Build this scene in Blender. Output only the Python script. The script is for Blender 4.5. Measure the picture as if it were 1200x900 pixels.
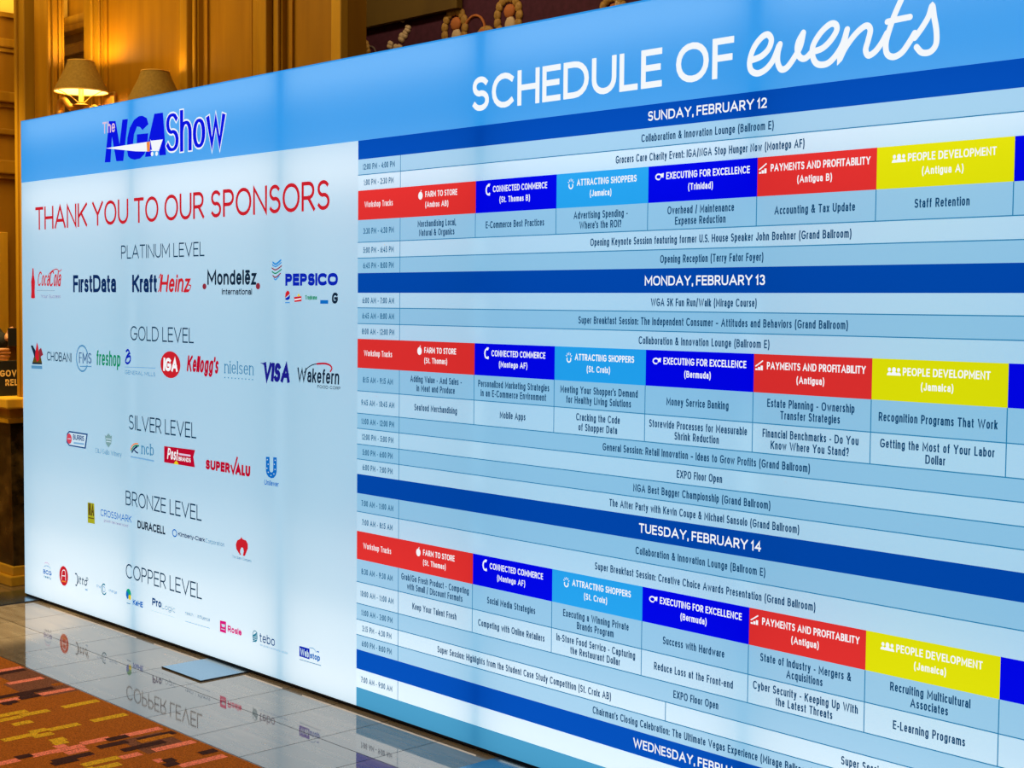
# Hotel lobby with a long backlit event schedule wall (all sizes in metres; board face is the plane y = 0)
import bpy, bmesh, math, random
from mathutils import Vector, Matrix
from mathutils.geometry import tessellate_polygon

scene = bpy.context.scene
for o in list(bpy.data.objects):
    bpy.data.objects.remove(o)
COL = scene.collection
rnd = random.Random(7)


def lin(h):
    h = h.lstrip('#')
    out = []
    for i in (0, 2, 4):
        c = int(h[i:i + 2], 16) / 255
        out.append(c / 12.92 if c <= .04045 else ((c + .055) / 1.055) ** 2.4)
    return out


# ------------------------------------------------------------------ camera
cam = bpy.data.cameras.new('camera')
cam.sensor_width = 36.0
cam.lens = 36.0 * 1700.48 / 1200.0
cam.clip_end = 200
camo = bpy.data.objects.new('camera', cam)
COL.objects.link(camo)
YAW, PITCH, ROLL = math.radians(-46.647), math.radians(-3.1043), math.radians(.5358)
fw = Vector((math.sin(YAW) * math.cos(PITCH), math.cos(YAW) * math.cos(PITCH), math.sin(PITCH)))
rt = Vector((math.cos(YAW), -math.sin(YAW), 0))
up = rt.cross(fw)
r2 = math.cos(ROLL) * rt + math.sin(ROLL) * up
u2 = -math.sin(ROLL) * rt + math.cos(ROLL) * up
M = Matrix.Identity(4)
for i in range(3):
    M[i][0], M[i][1], M[i][2] = r2[i], u2[i], -fw[i]
M.translation = Vector((7.1358, -3.2831, 1.5281))
camo.matrix_world = M
scene.camera = camo

# ------------------------------------------------------------------ light and exposure
scene.view_settings.view_transform = 'Standard'
scene.view_settings.look = 'None'
scene.view_settings.exposure = 0.0
scene.view_settings.gamma = 1.0
scene.view_settings.use_curve_mapping = False
world = bpy.data.worlds.new('world')
scene.world = world
world.use_nodes = True
bg = world.node_tree.nodes['Background']
bg.inputs[0].default_value = (1.0, .72, .38, 1)
bg.inputs[1].default_value = .10


def area(name, loc, size, power, color, rot=(0, 0, 0), spread=None):
    l = bpy.data.lights.new(name, 'AREA')
    l.shape = 'RECTANGLE'
    l.size, l.size_y = size
    l.energy = power
    l.color = color
    if spread:
        l.spread = spread
    o = bpy.data.objects.new(name, l)
    o.location = loc
    o.rotation_euler = rot
    COL.objects.link(o)
    return o


WARM = (1.0, .70, .22)
area('ceiling_or_fill_light', (2.5, -3.5, 4.6), (6, 4), 150, (1.0, .74, .42))          # lobby downlights over the carpet
area('ceiling_or_fill_light', (-.6, -.2, 4.7), (2.0, 1.4), 72, WARM)                        # over the counter
area('ceiling_or_fill_light', (1.1, 1.48, 3.75), (2.4, .12), 7, (1.0, .76, .45), (math.radians(52), 0, 0))   # added unseen fill strip that brightens the wall hanging

# LED rows inside the lightbox, behind the fabric (power per row: bright at both rims, weak between)
BW, BH = 5.84, 2.44
WHITE_LED, COOL_LED = (1.0, .80, .62), (.52, .84, 1.0)
LED_ROWS = [(.08, .12, 2.1, WHITE_LED), (.28, .2, 1.7, WHITE_LED), (.55, .24, .72, WHITE_LED), (.92, .4, .10, WHITE_LED), (1.35, .4, .05, COOL_LED),
            (1.74, .36, .42, WHITE_LED), (2.04, .14, 1.8, WHITE_LED), (2.40, .06, 3.0, WHITE_LED)]
for z, h, p, c in LED_ROWS:
    area('led_strip', (BW / 2, .128, z), (BW - .04, h), p, c, (math.radians(-90), 0, 0))


def spot(name, loc, power, color, angle, target):
    l = bpy.data.lights.new(name, 'SPOT')
    l.energy, l.color, l.spot_size, l.spot_blend, l.shadow_soft_size = power, color, math.radians(angle), .5, .08
    o = bpy.data.objects.new(name, l)
    o.location = loc
    o.rotation_euler = (Vector(target) - Vector(loc)).to_track_quat('-Z', 'Y').to_euler()
    COL.objects.link(o)
    return o


spot('fill_spot', (.45, -.95, 4.7), 1500, (1.0, .76, .40), 14, (.45, -.5, 0))      # added unseen spot that brightens the tiles at the left end
spot('fill_spot', (-.1, -1.0, 4.6), 900, (1.0, .74, .26), 24, (-1.0, .3, 1.2))      # added unseen fill, brightens the counter and the wall behind it

# ------------------------------------------------------------------ materials
MATS = {}


def principled(name, color, rough=.6, metallic=0.0, ior=1.45):
    if name in MATS:
        return MATS[name]
    m = bpy.data.materials.new(name)
    m.use_nodes = True
    b = m.node_tree.nodes['Principled BSDF']
    b.inputs['Base Color'].default_value = (*color, 1)
    b.inputs['Roughness'].default_value = rough
    b.inputs['Metallic'].default_value = metallic
    b.inputs['IOR'].default_value = ior
    MATS[name] = m
    return m


def noisy(name, c1, c2, scale=(8, 8, 8), rough=.6, ior=1.45, bump=0.0, detail=5, mixpos=(.35, .65)):
    """Two-colour noise material in object coordinates."""
    if name in MATS:
        return MATS[name]
    m = principled(name, c1, rough, 0, ior)
    nt = m.node_tree
    b = nt.nodes['Principled BSDF']
    tc = nt.nodes.new('ShaderNodeTexCoord')
    mp = nt.nodes.new('ShaderNodeMapping')
    mp.inputs['Scale'].default_value = scale
    nz = nt.nodes.new('ShaderNodeTexNoise')
    nz.inputs['Scale'].default_value = 1.0
    nz.inputs['Detail'].default_value = detail
    rp = nt.nodes.new('ShaderNodeValToRGB')
    rp.color_ramp.elements[0].position = mixpos[0]
    rp.color_ramp.elements[1].position = mixpos[1]
    rp.color_ramp.elements[0].color = (*c1, 1)
    rp.color_ramp.elements[1].color = (*c2, 1)
    nt.links.new(tc.outputs['Object'], mp.inputs['Vector'])
    nt.links.new(mp.outputs['Vector'], nz.inputs['Vector'])
    nt.links.new(nz.outputs['Fac'], rp.inputs['Fac'])
    nt.links.new(rp.outputs['Color'], b.inputs['Base Color'])
    if bump:
        bp = nt.nodes.new('ShaderNodeBump')
        bp.inputs['Strength'].default_value = bump
        bp.inputs['Distance'].default_value = .01
        nt.links.new(nz.outputs['Fac'], bp.inputs['Height'])
        nt.links.new(bp.outputs['Normal'], b.inputs['Normal'])
    return m


PRINT = {'paper': '#f4f8fc', 'fade': '#c6dfee', 'red': '#c8202c', 'red2': '#d0485a', 'crimson': '#b80a2c', 'navy': '#0e2a5c', 'navy2': '#0c4480',
         'dark': '#12263c', 'slate': '#0a3452', 'royal': '#0a16e0', 'orange': '#f08a3c', 'pinkish': '#dfc0dc', 'mauve': '#8a6a9c', 'grey': '#9ab2c4',
         'brown_red': '#8c2c3c', 'sky': '#3a90d8', 'green': '#0a8a60', 'green2': '#12a07c', 'cobalt': '#0a24b0', 'cobalt2': '#0f6ac0', 'yellow': '#e6cc1c',
         'olive': '#5c4a1c', 'steel': '#5a92bc', 'steel2': '#4a88b0', 'pale': '#9cc4e0', 'pale2': '#78aad4', 'violet': '#1c1c88', 'moss': '#7aa0a4',
         'lime': '#a8a824', 'teal': '#1c7c98', 'magenta': '#d8167c', 'ink': '#04426c', 'ink2': '#0c5c86', 'line': '#2a80ae', 'white': '#f2f6fa'}


def ink(key):
    """Backlit print of one flat colour (lettering and marks)."""
    n = 'print_' + key
    if n in MATS:
        return MATS[n]
    m = bpy.data.materials.new(n)
    m.use_nodes = True
    nt = m.node_tree
    nt.nodes.clear()
    e = nt.nodes.new('ShaderNodeEmission')
    e.inputs[0].default_value = (*lin(PRINT[key]), 1)
    o = nt.nodes.new('ShaderNodeOutputMaterial')
    nt.links.new(e.outputs[0], o.inputs[0])
    m.cycles.emission_sampling = 'NONE'
    MATS[n] = m
    return m


def fabric(name, base, trans):
    """Backlit tension fabric: glows a little by itself and lets the LED rows behind it through."""
    n = 'fabric_' + name
    if n in MATS:
        return MATS[n]
    m = bpy.data.materials.new(n)
    m.use_nodes = True
    nt = m.node_tree
    nt.nodes.clear()
    e = nt.nodes.new('ShaderNodeEmission')
    e.inputs[0].default_value = (*base, 1)
    t = nt.nodes.new('ShaderNodeBsdfTranslucent')
    t.inputs[0].default_value = (*trans, 1)
    a = nt.nodes.new('ShaderNodeAddShader')
    o = nt.nodes.new('ShaderNodeOutputMaterial')
    nt.links.new(e.outputs[0], a.inputs[0])
    nt.links.new(t.outputs[0], a.inputs[1])
    nt.links.new(a.outputs[0], o.inputs[0])
    m.cycles.emission_sampling = 'FRONT'
    MATS[n] = m
    return m


def fab(name, hexmid, k=.62, hextrans=None):
    c = lin(hexmid)
    t = lin(hextrans or hexmid)
    return fabric(name, [x * k for x in c], [min(.95, x) for x in t])


F_WHITE = fab('white', '#9ad0ee', .68, '#f4f4f4')
F_ROWW = fab('row_white', '#a0d2ee', .76, '#f4f4f4')
F_ROWB = fab('row_blue', '#84c0e2', .84, '#b0bcc8')
F_ROWE = fab('row_end', '#3a8cb8', .78, '#4a90b8')
F_HEAD = fab('header', '#1896ea', .88, '#7c98a4')
F_NAVY = fab('navy', '#003f94', .92, '#0c50c0')
F_RED = fab('red', '#d02a28', .92, '#c83838')
F_BLUE = fab('blue', '#0000d4', .93, '#0818d0')
F_CYAN = fab('cyan', '#1c98de', .92, '#3a98d0')
F_YEL = fab('yellow', '#d2d400', .94, '#c0b820')

WOOD = noisy('honey_wood', (.46, .24, .008), (.34, .165, .005), (14, 14, 1.2), .45)
WOODP = noisy('honey_wood_panel', (.40, .19, .003), (.32, .145, .002), (10, 10, 1.0), .5)
WOODL = noisy('light_wood', (.72, .42, .03), (.62, .34, .022), (12, 12, 1.5), .45)
MARBLE = noisy('dark_marble', (.018, .011, .004), (.13, .075, .022), (9, 9, 9), .25, 1.5, 0, 8, (.42, .75))
DARKW = noisy('dark_wall_paint', (.17, .10, .010), (.13, .075, .008), (4, 4, 4), .8)
PURPLE = noisy('plum_fabric', (.070, .014, .034), (.095, .020, .046), (30, 30, 30), .9)
GOLDP = noisy('gold_thread', (.62, .36, .08), (.42, .22, .04), (60, 60, 60), .6)
CREAMP = principled('cream_thread', (.80, .60, .36), .7)
RUST = principled('rust_thread', (.62, .20, .05), .7)
ALU = principled('shade_toned_aluminium', (.035, .03, .045), .4, .8)  # shadow at the foot of the board is put into this dark rail colour
SHELL = principled('box_liner', (.30, .30, .30), .8)
PLATE = principled('steel_plate', (.20, .37, .52), .22, .95)
PLATEE = principled('steel_plate_rim', (.02, .02, .025), .5, .6)
BRASS = principled('antique_brass', (.62, .36, .08), .35, .8)
CLOTH = principled('black_cloth', (.008, .008, .009), .85)
SKIN = principled('skin', (.55, .26, .14), .55)
HAIR = principled('black_hair', (.01, .008, .006), .5)
SIGNB = principled('black_sign_board', (.010, .012, .014), .5)
SIGNT = principled('gold_sign_lettering', (1.0, .70, .26), .5)
PLASTIC = principled('black_plastic', (.012, .012, .013), .35)

# ------------------------------------------------------------------ mesh helpers


def obj(name, bm, mats, parent=None, loc=None, smooth=False):
    me = bpy.data.meshes.new(name)
    bm.normal_update()
    bm.to_mesh(me)
    bm.free()
    if not isinstance(mats, (list, tuple)):
        mats = [mats]
    for m in mats:
        me.materials.append(m)
    if smooth:
        for p in me.polygons:
            p.use_smooth = True
    o = bpy.data.objects.new(name, me)
    COL.objects.link(o)
    if parent is not None:
        o.parent = parent
    if loc is not None:
        o.location = loc
    return o


def thing(name, label, cat, loc=(0, 0, 0), group=None):
    o = bpy.data.objects.new(name, None)
    o.empty_display_size = .1
    COL.objects.link(o)
    o.location = loc
    o['label'] = label
    o['category'] = cat
    if group:
        o['group'] = group
    return o


def struct(name, bm, mats, parent=None):
    o = obj(name, bm, mats, parent)
    o['kind'] = 'structure'
    return o


def box(bm, x0, x1, y0, y1, z0, z1, mi=0, bevel=0.0):
    vs = [bm.verts.new((x, y, z)) for z in (z0, z1) for y in (y0, y1) for x in (x0, x1)]
    fs = []
    for q in ((0, 2, 3, 1), (4, 5, 7, 6), (0, 1, 5, 4), (2, 6, 7, 3), (0, 4, 6, 2), (1, 3, 7, 5)):
        f = bm.faces.new([vs[i] for i in q])
        f.material_index = mi
        fs.append(f)
    if bevel:
        es = list({e for f in fs for e in f.edges})
        bmesh.ops.bevel(bm, geom=es, offset=bevel, segments=2, affect='EDGES', profile=.5)
    return bm


def B(x0, x1, y0, y1, z0, z1, bevel=0.0):
    return box(bmesh.new(), x0, x1, y0, y1, z0, z1, 0, bevel)


def quad(bm, x0, x1, z0, z1, y=0.0, mi=0):
    f = bm.faces.new([bm.verts.new(v) for v in ((x0, y, z0), (x1, y, z0), (x1, y, z1), (x0, y, z1))])
    f.material_index = mi
    return bm


def lathe(bm, prof, c=(0, 0, 0), n=40, mi=0, closed=False):
    rings = []
    for r, z in prof:
        rings.append([bm.verts.new((c[0] + r * math.cos(2 * math.pi * i / n), c[1] + r * math.sin(2 * math.pi * i / n), c[2] + z)) for i in range(n)])
    for a, b in zip(rings, rings[1:]):
        for i in range(n):
            f = bm.faces.new((a[i], a[(i + 1) % n], b[(i + 1) % n], b[i]))
            f.material_index = mi
            f.smooth = True
    return bm


def tube(bm, pts, rad, n=10, mi=0):
    pts = [Vector(p) for p in pts]
    rads = rad if isinstance(rad, (list, tuple)) else [rad] * len(pts)
    prev = None
    rings = []
    for i, p in enumerate(pts):
        d = (pts[min(i + 1, len(pts) - 1)] - pts[max(i - 1, 0)]).normalized()
        if prev is None:
            ref = Vector((0, 0, 1)) if abs(d.z) < .9 else Vector((1, 0, 0))
            u = d.cross(ref).normalized()
        else:
            u = (prev - d * prev.dot(d)).normalized()
        prev = u
        w = d.cross(u)
        rings.append([bm.verts.new(p + rads[i] * (math.cos(2 * math.pi * k / n) * u + math.sin(2 * math.pi * k / n) * w)) for k in range(n)])
    for a, b in zip(rings, rings[1:]):
        for k in range(n):
            f = bm.faces.new((a[k], a[(k + 1) % n], b[(k + 1) % n], b[k]))
            f.smooth = True
            f.material_index = mi
    for r in (rings[0], rings[-1]):
        f = bm.faces.new(r)
        f.material_index = mi
    return bm


def catmull(pts, sub=6):
    P = [pts[0]] + list(pts) + [pts[-1]]
    out = []
    for i in range(1, len(P) - 2):
        for s in range(sub):
            t = s / sub
            out.append(tuple(.5 * (2 * P[i][k] + (P[i + 1][k] - P[i - 1][k]) * t + (2 * P[i - 1][k] - 5 * P[i][k] + 4 * P[i + 1][k] - P[i + 2][k]) * t * t
                                   + (3 * P[i][k] - P[i - 1][k] - 3 * P[i + 1][k] + P[i + 2][k]) * t ** 3) for k in range(len(pts[0]))))
    out.append(tuple(pts[-1]))
    return out


def ribbon(pts, width, closed=False, cap=None, contrast=0.0):
    """Quads of a stroke with mitred joins in 2D; returns list of polygons."""
    P = [pts[0]]
    for q in pts[1:]:
        if math.hypot(q[0] - P[-1][0], q[1] - P[-1][1]) > 1e-6:
            P.append(q)
    if closed and len(P) > 2 and math.hypot(P[0][0] - P[-1][0], P[0][1] - P[-1][1]) < 1e-5:
        P.pop()
    n = len(P)
    if n < 2:
        return []
    h = width / 2
    if not closed and cap == 'square':
        for i, j in ((0, 1), (n - 1, n - 2)):
            dx, dy = P[i][0] - P[j][0], P[i][1] - P[j][1]
            l = math.hypot(dx, dy)
            P[i] = (P[i][0] + dx / l * h, P[i][1] + dy / l * h)
    m = n if closed else n - 1
    D = []
    for i in range(m):
        a, b = P[i], P[(i + 1) % n]
        dx, dy = b[0] - a[0], b[1] - a[1]
        l = math.hypot(dx, dy)
        D.append((dx / l, dy / l))
    sides = []
    polys = []
    for i in range(n):
        if closed:
            d0, d1 = D[i - 1], D[i]
        else:
            d0, d1 = D[max(0, i - 1)], D[min(m - 1, i)]
        nx, ny = -(d0[1] + d1[1]), d0[0] + d1[0]
        l = math.hypot(nx, ny)
        if l < .2:
            nx, ny, l = -d1[1], d1[0], 1
        nx, ny = nx / l, ny / l
        k = max(.45, nx * -d1[1] + ny * d1[0])
        hh = h
        if contrast:
            vert = (abs(d0[1]) + abs(d1[1])) / 2
            hh = h * (1 - contrast + contrast * vert)
        sides.append(((P[i][0] + nx * hh / k, P[i][1] + ny * hh / k), (P[i][0] - nx * hh / k, P[i][1] - ny * hh / k)))
    for i in range(m):
        a, b = sides[i], sides[(i + 1) % n]
        polys.append([a[1], b[1], b[0], a[0]])
    if cap == 'round' and not closed:
        for c in (P[0], P[-1]):
            polys.append([(c[0] + h * math.cos(t * math.pi / 8), c[1] + h * math.sin(t * math.pi / 8)) for t in range(16)])
    return polys


# ---------- monoline lettering: every glyph is (width, strokes); a stroke is a list of points or arcs
def _g():
    a = lambda cx, cy, rx, ry, a0, a1: ('a', cx, cy, rx, ry, a0, a1)
    G = {}
    G['A'] = (.95, [[(0, 0), (.5, 1), (1, 0)], [(.17, .32), (.83, .32)]])
    G['B'] = (.72, [[(.5, .53), a(.55, .265, .45, .265, 90, -90), (0, 0), (0, 1), (.48, 1), a(.5, .765, .42, .235, 90, -90), (0, .53)]])
    G['C'] = (.86, [[a(.55, .5, .55, .5, 48, 312)]])
    G['D'] = (.86, [[(0, 0), (0, 1), (.35, 1), a(.4, .5, .6, .5, 90, -90), (0, 0)]])
    G['E'] = (.64, [[(1, 1), (0, 1), (0, 0), (1, 0)], [(0, .52), (.92, .52)]])
    G['F'] = (.60, [[(1, 1), (0, 1), (0, 0)], [(0, .5), (.92, .5)]])
    G['G'] = (.92, [[a(.52, .5, .52, .5, 48, 345), (1, .46), (.56, .46)]])
    G['H'] = (.80, [[(0, 0), (0, 1)], [(1, 0), (1, 1)], [(0, .5), (1, .5)]])
    G['I'] = (.14, [[(.5, 0), (.5, 1)]])
    G['J'] = (.58, [[(1, 1), (1, .3), a(.5, .3, .5, .3, 0, -165)]])
    G['K'] = (.78, [[(0, 0), (0, 1)], [(1, 1), (.04, .42)], [(.33, .6), (1, 0)]])
    G['L'] = (.58, [[(0, 1), (0, 0), (1, 0)]])
    G['M'] = (1.0, [[(0, 0), (0, 1), (.5, .25), (1, 1), (1, 0)]])
    G['N'] = (.82, [[(0, 0), (0, 1), (1, 0), (1, 1)]])
    G['O'] = (.95, [[a(.5, .5, .5, .5, 90, 450)]])
    G['P'] = (.68, [[(0, 0), (0, 1), (.5, 1), a(.5, .72, .5, .28, 90, -90), (0, .44)]])
    G['Q'] = (.95, [[a(.5, .5, .5, .5, 90, 450)], [(.6, .28), (1, -.04)]])
    G['R'] = (.72, [[(0, 0), (0, 1), (.5, 1), a(.5, .72, .45, .28, 90, -90), (0, .44)], [(.5, .44), (1, 0)]])
    G['S'] = (.68, [[a(.5, .75, .44, .25, 35, 262), a(.5, .26, .48, .26, 85, -148)]])
    G['T'] = (.72, [[(0, 1), (1, 1)], [(.5, 1), (.5, 0)]])
    G['U'] = (.80, [[(0, 1), (0, .4), a(.5, .4, .5, .4, 180, 360), (1, 1)]])
    G['V'] = (.90, [[(0, 1), (.5, 0), (1, 1)]])
    G['W'] = (1.3, [[(0, 1), (.25, 0), (.5, .95), (.75, 0), (1, 1)]])
    G['X'] = (.84, [[(0, 1), (1, 0)], [(1, 1), (0, 0)]])
    G['Y'] = (.86, [[(0, 1), (.5, .45), (1, 1)], [(.5, .45), (.5, 0)]])
    G['Z'] = (.74, [[(0, 1), (1, 1), (0, 0), (1, 0)]])
    G['0'] = (.66, [[a(.5, .5, .5, .5, 90, 450)]])
    G['1'] = (.34, [[(0, .78), (.8, 1), (.8, 0)]])
    G['2'] = (.64, [[a(.5, .7, .48, .3, 165, -30), (.02, 0), (1, 0)]])
    G['3'] = (.64, [[a(.47, .76, .43, .24, 150, -90), a(.48, .26, .5, .26, 90, -150)]])
    G['4'] = (.70, [[(.76, 0), (.76, 1), (0, .28), (1, .28)]])
    G['5'] = (.64, [[(.92, 1), (.12, 1), (.06, .52), a(.46, .32, .52, .32, 128, -150)]])
    G['6'] = (.66, [[a(.5, .3, .5, .3, 90, 450)], [(.8, 1), (.05, .42), (0, .3)]])
    G['7'] = (.62, [[(0, 1), (1, 1), (.35, 0)]])
    G['8'] = (.66, [[a(.5, .76, .42, .24, 90, 450)], [a(.5, .27, .5, .27, 90, 450)]])
    G['9'] = (.66, [[a(.5, .7, .5, .3, 90, 450)], [(1, .7), (.95, .55), (.2, 0)]])
    x = .72
    G['a'] = (.56, [[a(.52, .5, .46, .22, 160, 0), (1, 0)], [(1, .42), (.5, .42), a(.46, .21, .46, .21, 90, 270), (.6, 0), (1, .16)]])
    G['b'] = (.60, [[(0, 1), (0, 0)], [a(.5, .36, .5, .36, 90, 450)]])
    G['c'] = (.52, [[a(.54, .36, .54, .36, 48, 312)]])
    G['d'] = (.60, [[(1, 1), (1, 0)], [a(.5, .36, .5, .36, 90, 450)]])
    G['e'] = (.58, [[(.03, .37), (1, .37), a(.5, .36, .5, .36, 2, 318)]])
    G['f'] = (.38, [[(.38, 0), (.38, .78), a(.8, .78, .42, .22, 180, 85)], [(0, .7), (.95, .7)]])
    G['g'] = (.60, [[a(.5, .36, .5, .36, 90, 450)], [(1, .72), (1, -.04), a(.5, -.04, .5, .22, 0, -150)]])
    G['h'] = (.58, [[(0, 0), (0, 1)], [(0, .38), a(.5, .42, .5, .3, 180, 0), (1, 0)]])
    G['i'] = (.14, [[(.5, 0), (.5, .7)], [(.5, .93), (.5, .98)]])
    G['\u0131'] = (.14, [[(.5, 0), (.5, .7)]])
    G['j'] = (.22, [[(.7, .7), (.7, -.1), a(.2, -.1, .5, .16, 0, -90)], [(.7, .93), (.7, .98)]])
    G['k'] = (.55, [[(0, 0), (0, 1)], [(.95, .7), (.04, .28)], [(.36, .44), (1, 0)]])
    G['l'] = (.14, [[(.5, 0), (.5, 1)]])
    G['m'] = (.92, [[(0, 0), (0, .7)], [(0, .4), a(.25, .45, .25, .27, 180, 0), (.5, 0)], [(.5, .4), a(.75, .45, .25, .27, 180, 0), (1, 0)]])
    G['n'] = (.58, [[(0, 0), (0, .7)], [(0, .38), a(.5, .42, .5, .3, 180, 0), (1, 0)]])
    G['o'] = (.60, [[a(.5, .36, .5, .36, 90, 450)]])
    G['p'] = (.60, [[(0, -.26), (0, .72)], [a(.5, .36, .5, .36, 90, 450)]])
    G['q'] = (.60, [[(1, -.26), (1, .72)], [a(.5, .36, .5, .36, 90, 450)]])
    G['r'] = (.36, [[(0, 0), (0, .7)], [(0, .36), a(.75, .42, .75, .29, 180, 75)]])
    G['s'] = (.50, [[a(.5, .54, .44, .18, 35, 262), a(.5, .185, .48, .185, 85, -148)]])
    G['t'] = (.38, [[(.36, .94), (.36, .2), a(.78, .2, .42, .2, 180, 275)], [(0, .7), (.95, .7)]])
    G['u'] = (.58, [[(0, .7), (0, .3), a(.5, .3, .5, .3, 180, 360)], [(1, .7), (1, 0)]])
    G['v'] = (.58, [[(0, .7), (.5, 0), (1, .7)]])
    G['w'] = (.88, [[(0, .7), (.25, 0), (.5, .66), (.75, 0), (1, .7)]])
    G['x'] = (.56, [[(0, .7), (1, 0)], [(1, .7), (0, 0)]])
    G['y'] = (.58, [[(0, .7), (.5, 0)], [(1, .7), (.38, -.26), (.1, -.26)]])
    G['z'] = (.52, [[(0, .7), (1, .7), (0, 0), (1, 0)]])
    G['\u0113'] = (.58, G['e'][1] + [[(.1, .95), (.9, .95)]])
    G['.'] = (.13, [[(.5, 0), (.5, .03)]])
    G[','] = (.16, [[(.7, .05), (.2, -.14)]])
    G[':'] = (.13, [[(.5, 0), (.5, .03)], [(.5, .55), (.5, .58)]])
    G['-'] = (.36, [[(0, .36), (1, .36)]])
    G['\u2013'] = (.55, [[(0, .36), (1, .36)]])
    G['('] = (.34, [[(1, 1.06), (.35, .84), (0, .52), (0, .28), (.35, -.04), (1, -.26)]])
    G[')'] = (.34, [[(0, 1.06), (.65, .84), (1, .52), (1, .28), (.65, -.04), (0, -.26)]])
    G['/'] = (.42, [[(0, -.1), (1, 1.05)]])
    G["'"] = (.12, [[(.5, 1), (.5, .8)]])
    G['?'] = (.56, [[a(.5, .73, .45, .27, 165, -60), (.48, .3)], [(.48, 0), (.48, .03)]])
    G['&'] = (.78, [[(1, 0), (.25, .7), a(.42, .8, .24, .2, 200, -30), (.2, .45), a(.36, .25, .36, .25, 140, 330), (.98, .45)]])
    return G


GLYPH = _g()


def text_units(s, gap, space):
    """Total width of a line in cap heights at width factor 1."""
    t = 0.0
    for i, c in enumerate(s):
        t += space if c == ' ' else GLYPH[c][0]
        if i < len(s) - 1:
            t += gap
    return t



def glyph_pts(stroke, sq):
    out = []
    for t in stroke:
        if t[0] == 'a':
            _, cx, cy, rx, ry, a0, a1 = t
            n = max(3, int(abs(a1 - a0) / 18))
            for i in range(n + 1):
                a = math.radians(a0 + (a1 - a0) * i / n)
                c, s = math.cos(a), math.sin(a)
                e = 2.0 / sq
                out.append((cx + rx * math.copysign(abs(c) ** e, c), cy + ry * math.copysign(abs(s) ** e, s)))
        else:
            out.append(t)
    return out


def text_polys(s, x0, x1, z, cap, w, slant=0.0, style='din', grow=0.0, k=None, gap=.17, space=.32):
    """Polygons (x, z) of one lettered line fitted between x0 and x1 (or centred on x0 when x1 is None)."""
    u = text_units(s, gap, space)
    if x1 is None:
        width = k * u
        x0 = x0 - width / 2
    else:
        width = x1 - x0
        k = width / u
    sq = {'din': 2.5, 'geo': 2.1, 'serif': 2.1, 'script': 2.1, 'outline': 2.1}[style]
    contrast = .62 if style in ('serif', 'outline') else 0.0
    st = w * cap
    cur = x0
    out = []
    for c in s:
        if c == ' ':
            cur += (space + gap) * k
            continue
        W, strokes = GLYPH[c]
        gw = W * k
        sx = min(st, gw * .9)
        for stroke in strokes:
            pts = []
            closed = len(stroke) == 1 and stroke[0][0] == 'a' and abs(stroke[0][6] - stroke[0][5]) >= 360
            for (px, py) in glyph_pts(stroke, sq):
                X = cur + sx / 2 + px * (gw - sx)
                Z = z + st / 2 + py * (cap - st)
                pts.append((X + slant * (Z - z), Z))
            out += ribbon(pts, st + 2 * grow, closed, 'round' if style == 'script' else 'square', contrast if not grow else contrast * .5)
            if style == 'serif' and len(stroke) == 2:
                for (a, b) in ((pts[0], pts[1]), (pts[1], pts[0])):
                    if abs(a[0] - b[0]) < .12 * abs(a[1] - b[1]) and abs(a[1] - b[1]) > .3 * cap:
                        out += ribbon([(a[0] - st * .75, a[1]), (a[0] + st * .75, a[1])], st * .32 + 2 * grow, False, 'square')
        cur += gw + gap * k
    return out


def add_polys(bm, polys, y, mi=0):
    for p in polys:
        f = bm.faces.new([bm.verts.new((q[0], y, q[1])) for q in p])
        f.material_index = mi
    return bm


def add_fill(bm, pts, y, mi=0):
    vs = [bm.verts.new((q[0], y, q[1])) for q in pts]
    for t in tessellate_polygon([[Vector((q[0], q[1], 0)) for q in pts]]):
        f = bm.faces.new([vs[i] for i in t])
        f.material_index = mi
    return bm


def ellipse(cx, cz, rx, rz, n=28, a0=0, a1=360):
    return [(cx + rx * math.cos(math.radians(a0 + (a1 - a0) * i / n)), cz + rz * math.sin(math.radians(a0 + (a1 - a0) * i / n))) for i in range(n + (0 if a1 - a0 == 360 else 1))]


def face_out(bm):
    """Turn every flat print face towards -y."""
    bm.normal_update()
    for f in bm.faces:
        if f.normal.y > 0:
            f.normal_flip()


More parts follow.
